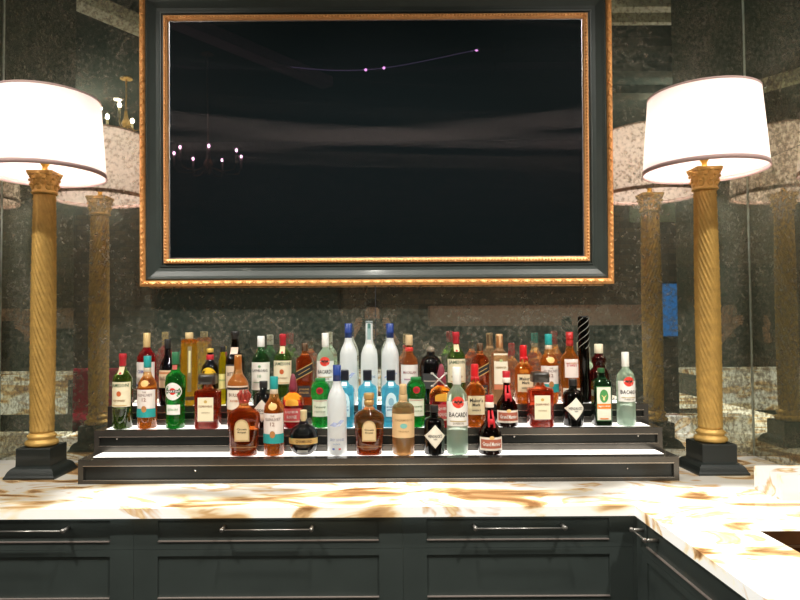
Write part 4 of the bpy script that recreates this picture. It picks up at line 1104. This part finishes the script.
# ------------------------------------------------------------ photographer and phone
def skin_obj(name, nodes, edges, mat, parent=None, sub=2):
    me = bpy.data.meshes.new(name)
    keys = list(nodes); me.from_pydata([nodes[k][0] for k in keys], [(keys.index(a), keys.index(b)) for a, b in edges], [])
    me.materials.append(mat)
    o = bpy.data.objects.new(name, me); COL.objects.link(o)
    if parent: o.parent = parent
    m = o.modifiers.new('skin', 'SKIN'); m.use_smooth_shade = True
    sv = me.skin_vertices[0].data
    for i, k in enumerate(keys):
        r = nodes[k][1]; sv[i].radius = r if isinstance(r, tuple) else (r, r); sv[i].use_root = (i == 0)
    s = o.modifiers.new('sub', 'SUBSURF'); s.levels = sub; s.render_levels = sub
    return o
def person():
    z = EYE
    SK = M((.80, .47, .36), .5, name='skin')
    JK = M((.020, .026, .024), .8, name='dark_jacket')
    t = thing('person', 'person in a dark jacket holding up a phone, reflected behind the vodka bottles', 'person', (0, 0, 0))
    xo = -0.03; yo = -0.42
    n = {'pelvis': ((xo, yo, z - .62), (.12, .085)), 'belly': ((xo, yo, z - .45), (.11, .075)), 'chest': ((xo, yo + .01, z - .27), (.12, .08)),
         'neck0': ((xo, yo, z - .12), (.06, .06)), 'neck1': ((xo, yo + .01, z - .06), (.052, .052)), 'head0': ((xo, yo + .03, z + .005), (.072, .082)), 'head1': ((xo, yo + .02, z + .09), (.078, .092)), 'crown': ((xo, yo, z + .145), (.05, .06))}
    e = [('pelvis', 'belly'), ('belly', 'chest'), ('chest', 'neck0'), ('neck0', 'neck1'), ('neck1', 'head0'), ('head0', 'head1'), ('head1', 'crown')]
    for s, sd in ((-1, 'l'), (1, 'r')):
        n['hip' + sd] = ((xo + s * .10, yo, z - .70), .095); n['knee' + sd] = ((xo + s * .11, yo + .02, z - 1.05), .06); n['ank' + sd] = ((xo + s * .12, yo - .02, .10), .04); n['toe' + sd] = ((xo + s * .13, yo + .13, .04), .035)
        e += [('pelvis', 'hip' + sd), ('hip' + sd, 'knee' + sd), ('knee' + sd, 'ank' + sd), ('ank' + sd, 'toe' + sd)]
        wx = -.150 if s < 0 else .098
        n['sh' + sd] = ((xo + s * .19, yo, z - .20), .058); n['el' + sd] = ((xo + s * .30, yo + .16, z - .36), .042)
        n['wr' + sd] = ((wx + s * .03, -.10, z - .105), (.026, .022)); n['pa' + sd] = ((wx + s * .008, -.055, z - .060), (.032, .018)); n['pb' + sd] = ((wx - s * .004, -.040, z - .028), (.034, .015))
        e += [('chest', 'sh' + sd), ('sh' + sd, 'el' + sd), ('el' + sd, 'wr' + sd), ('wr' + sd, 'pa' + sd), ('pa' + sd, 'pb' + sd)]
        # four fingers bent over the phone's edge, one thumb behind
        for i in range(4):
            zz = z + .018 - i * .020; L_ = (.060, .068, .064, .050)[i]
            a = (wx + s * .004, -.032, zz); b = (wx - s * .010, -.012, zz + .004); c = (wx - s * (.012 + L_ * .5), -.009, zz + .002)
            n['f%d0' % i + sd] = (a, .0095); n['f%d1' % i + sd] = (b, .0088); n['f%d2' % i + sd] = (c, .0078)
            e += [('pb' + sd, 'f%d0' % i + sd), ('f%d0' % i + sd, 'f%d1' % i + sd), ('f%d1' % i + sd, 'f%d2' % i + sd)]
        n['t0' + sd] = ((wx - s * .018, -.046, z - .048), .012); n['t1' + sd] = ((wx - s * .034, -.033, z - .034), .0095); n['t2' + sd] = ((wx - s * .05, -.030, z - .020), .008)
        e += [('pa' + sd, 't0' + sd), ('t0' + sd, 't1' + sd), ('t1' + sd, 't2' + sd)]
    skin_obj('body', n, e, SK, t)
    j = {k: (v[0], tuple(q + .045 * (1 if k in ('pelvis', 'belly', 'chest', 'neck0') else .5) for q in (v[1] if isinstance(v[1], tuple) else (v[1], v[1])))) for k, v in n.items() if k in ('pelvis', 'belly', 'chest', 'neck0', 'shl', 'shr', 'ell', 'elr')}
    for sd in 'lr':
        a, b = Vector(n['el' + sd][0]), Vector(n['wr' + sd][0]); j['cf' + sd] = (tuple(a.lerp(b, .72)), .040)
    ej = [('pelvis', 'belly'), ('belly', 'chest'), ('chest', 'neck0'), ('chest', 'shl'), ('chest', 'shr'), ('shl', 'ell'), ('shr', 'elr'), ('ell', 'cfl'), ('elr', 'cfr')]
    skin_obj('jacket', j, ej, JK, t)
    tr = {k: (v[0], tuple(q + .01 for q in (v[1] if isinstance(v[1], tuple) else (v[1], v[1])))) for k, v in n.items() if k in ('pelvis', 'hipl', 'hipr', 'kneel', 'kneer', 'ankl', 'ankr')}
    skin_obj('trousers', tr, [('pelvis', 'hipl'), ('pelvis', 'hipr'), ('hipl', 'kneel'), ('hipr', 'kneer'), ('kneel', 'ankl'), ('kneer', 'ankr')], JK, t)
    bm = BM()
    ball(bm, (xo, yo - .015, z + .085), 1, .092, .105, .115, seg=20)
    for v in list(bm.verts):
        if v.co.y > yo + .045 and v.co.z < z + .105: v.co.y = yo + .045
    obj('hair', bm, M((.05, .03, .02), .6, name='dark_hair'), t)
    bm = BM()
    for s in (-1, 1):
        ball(bm, (xo + s * .031, yo + .108, z + .045), .012, 1, .6, .6, seg=8, mi=0)
        ball(bm, (xo + s * .031, yo + .115, z + .045), .005, seg=8, mi=1)
    obj('eyes', bm, [M((.8, .8, .78), .3, name='eye_white'), BLACK], t)
    bm = BM(); ball(bm, (xo, yo + .115, z + .012), .013, .8, 1.2, 1.6, seg=8); obj('nose', bm, SK, t)
    bm = BM(); ball(bm, (xo, yo + .102, z - .028), .022, 1, .4, .3, seg=8); obj('lips', bm, M((.45, .15, .12), .5, name='lips'), t)
    p = thing('phone', 'black phone held up in both hands, reflected behind the vodka bottles', 'phone', (0, 0, z))
    bm = BM(); box(bm, -.125, .062, -.0245, -.0165, -.066, .018, bev=.003); obj('casing', bm, BLACK, p)
    bm = BM(); box(bm, -.120, .057, -.0255, -.0246, -.061, .013); obj('display', bm, M((.1, .1, .1), .3, emit=.6, ecol=(.5, .45, .35), name='phone_screen'), p)
    bm = BM(); lathe(bm, [(0, .007), (.002, .007), (.0021, .004)], 16)
    o = obj('lens', bm, STEEL, p, loc=(0.004, -.0163, -0.002)); o.rotation_euler = (-PI / 2, 0, 0)
person()
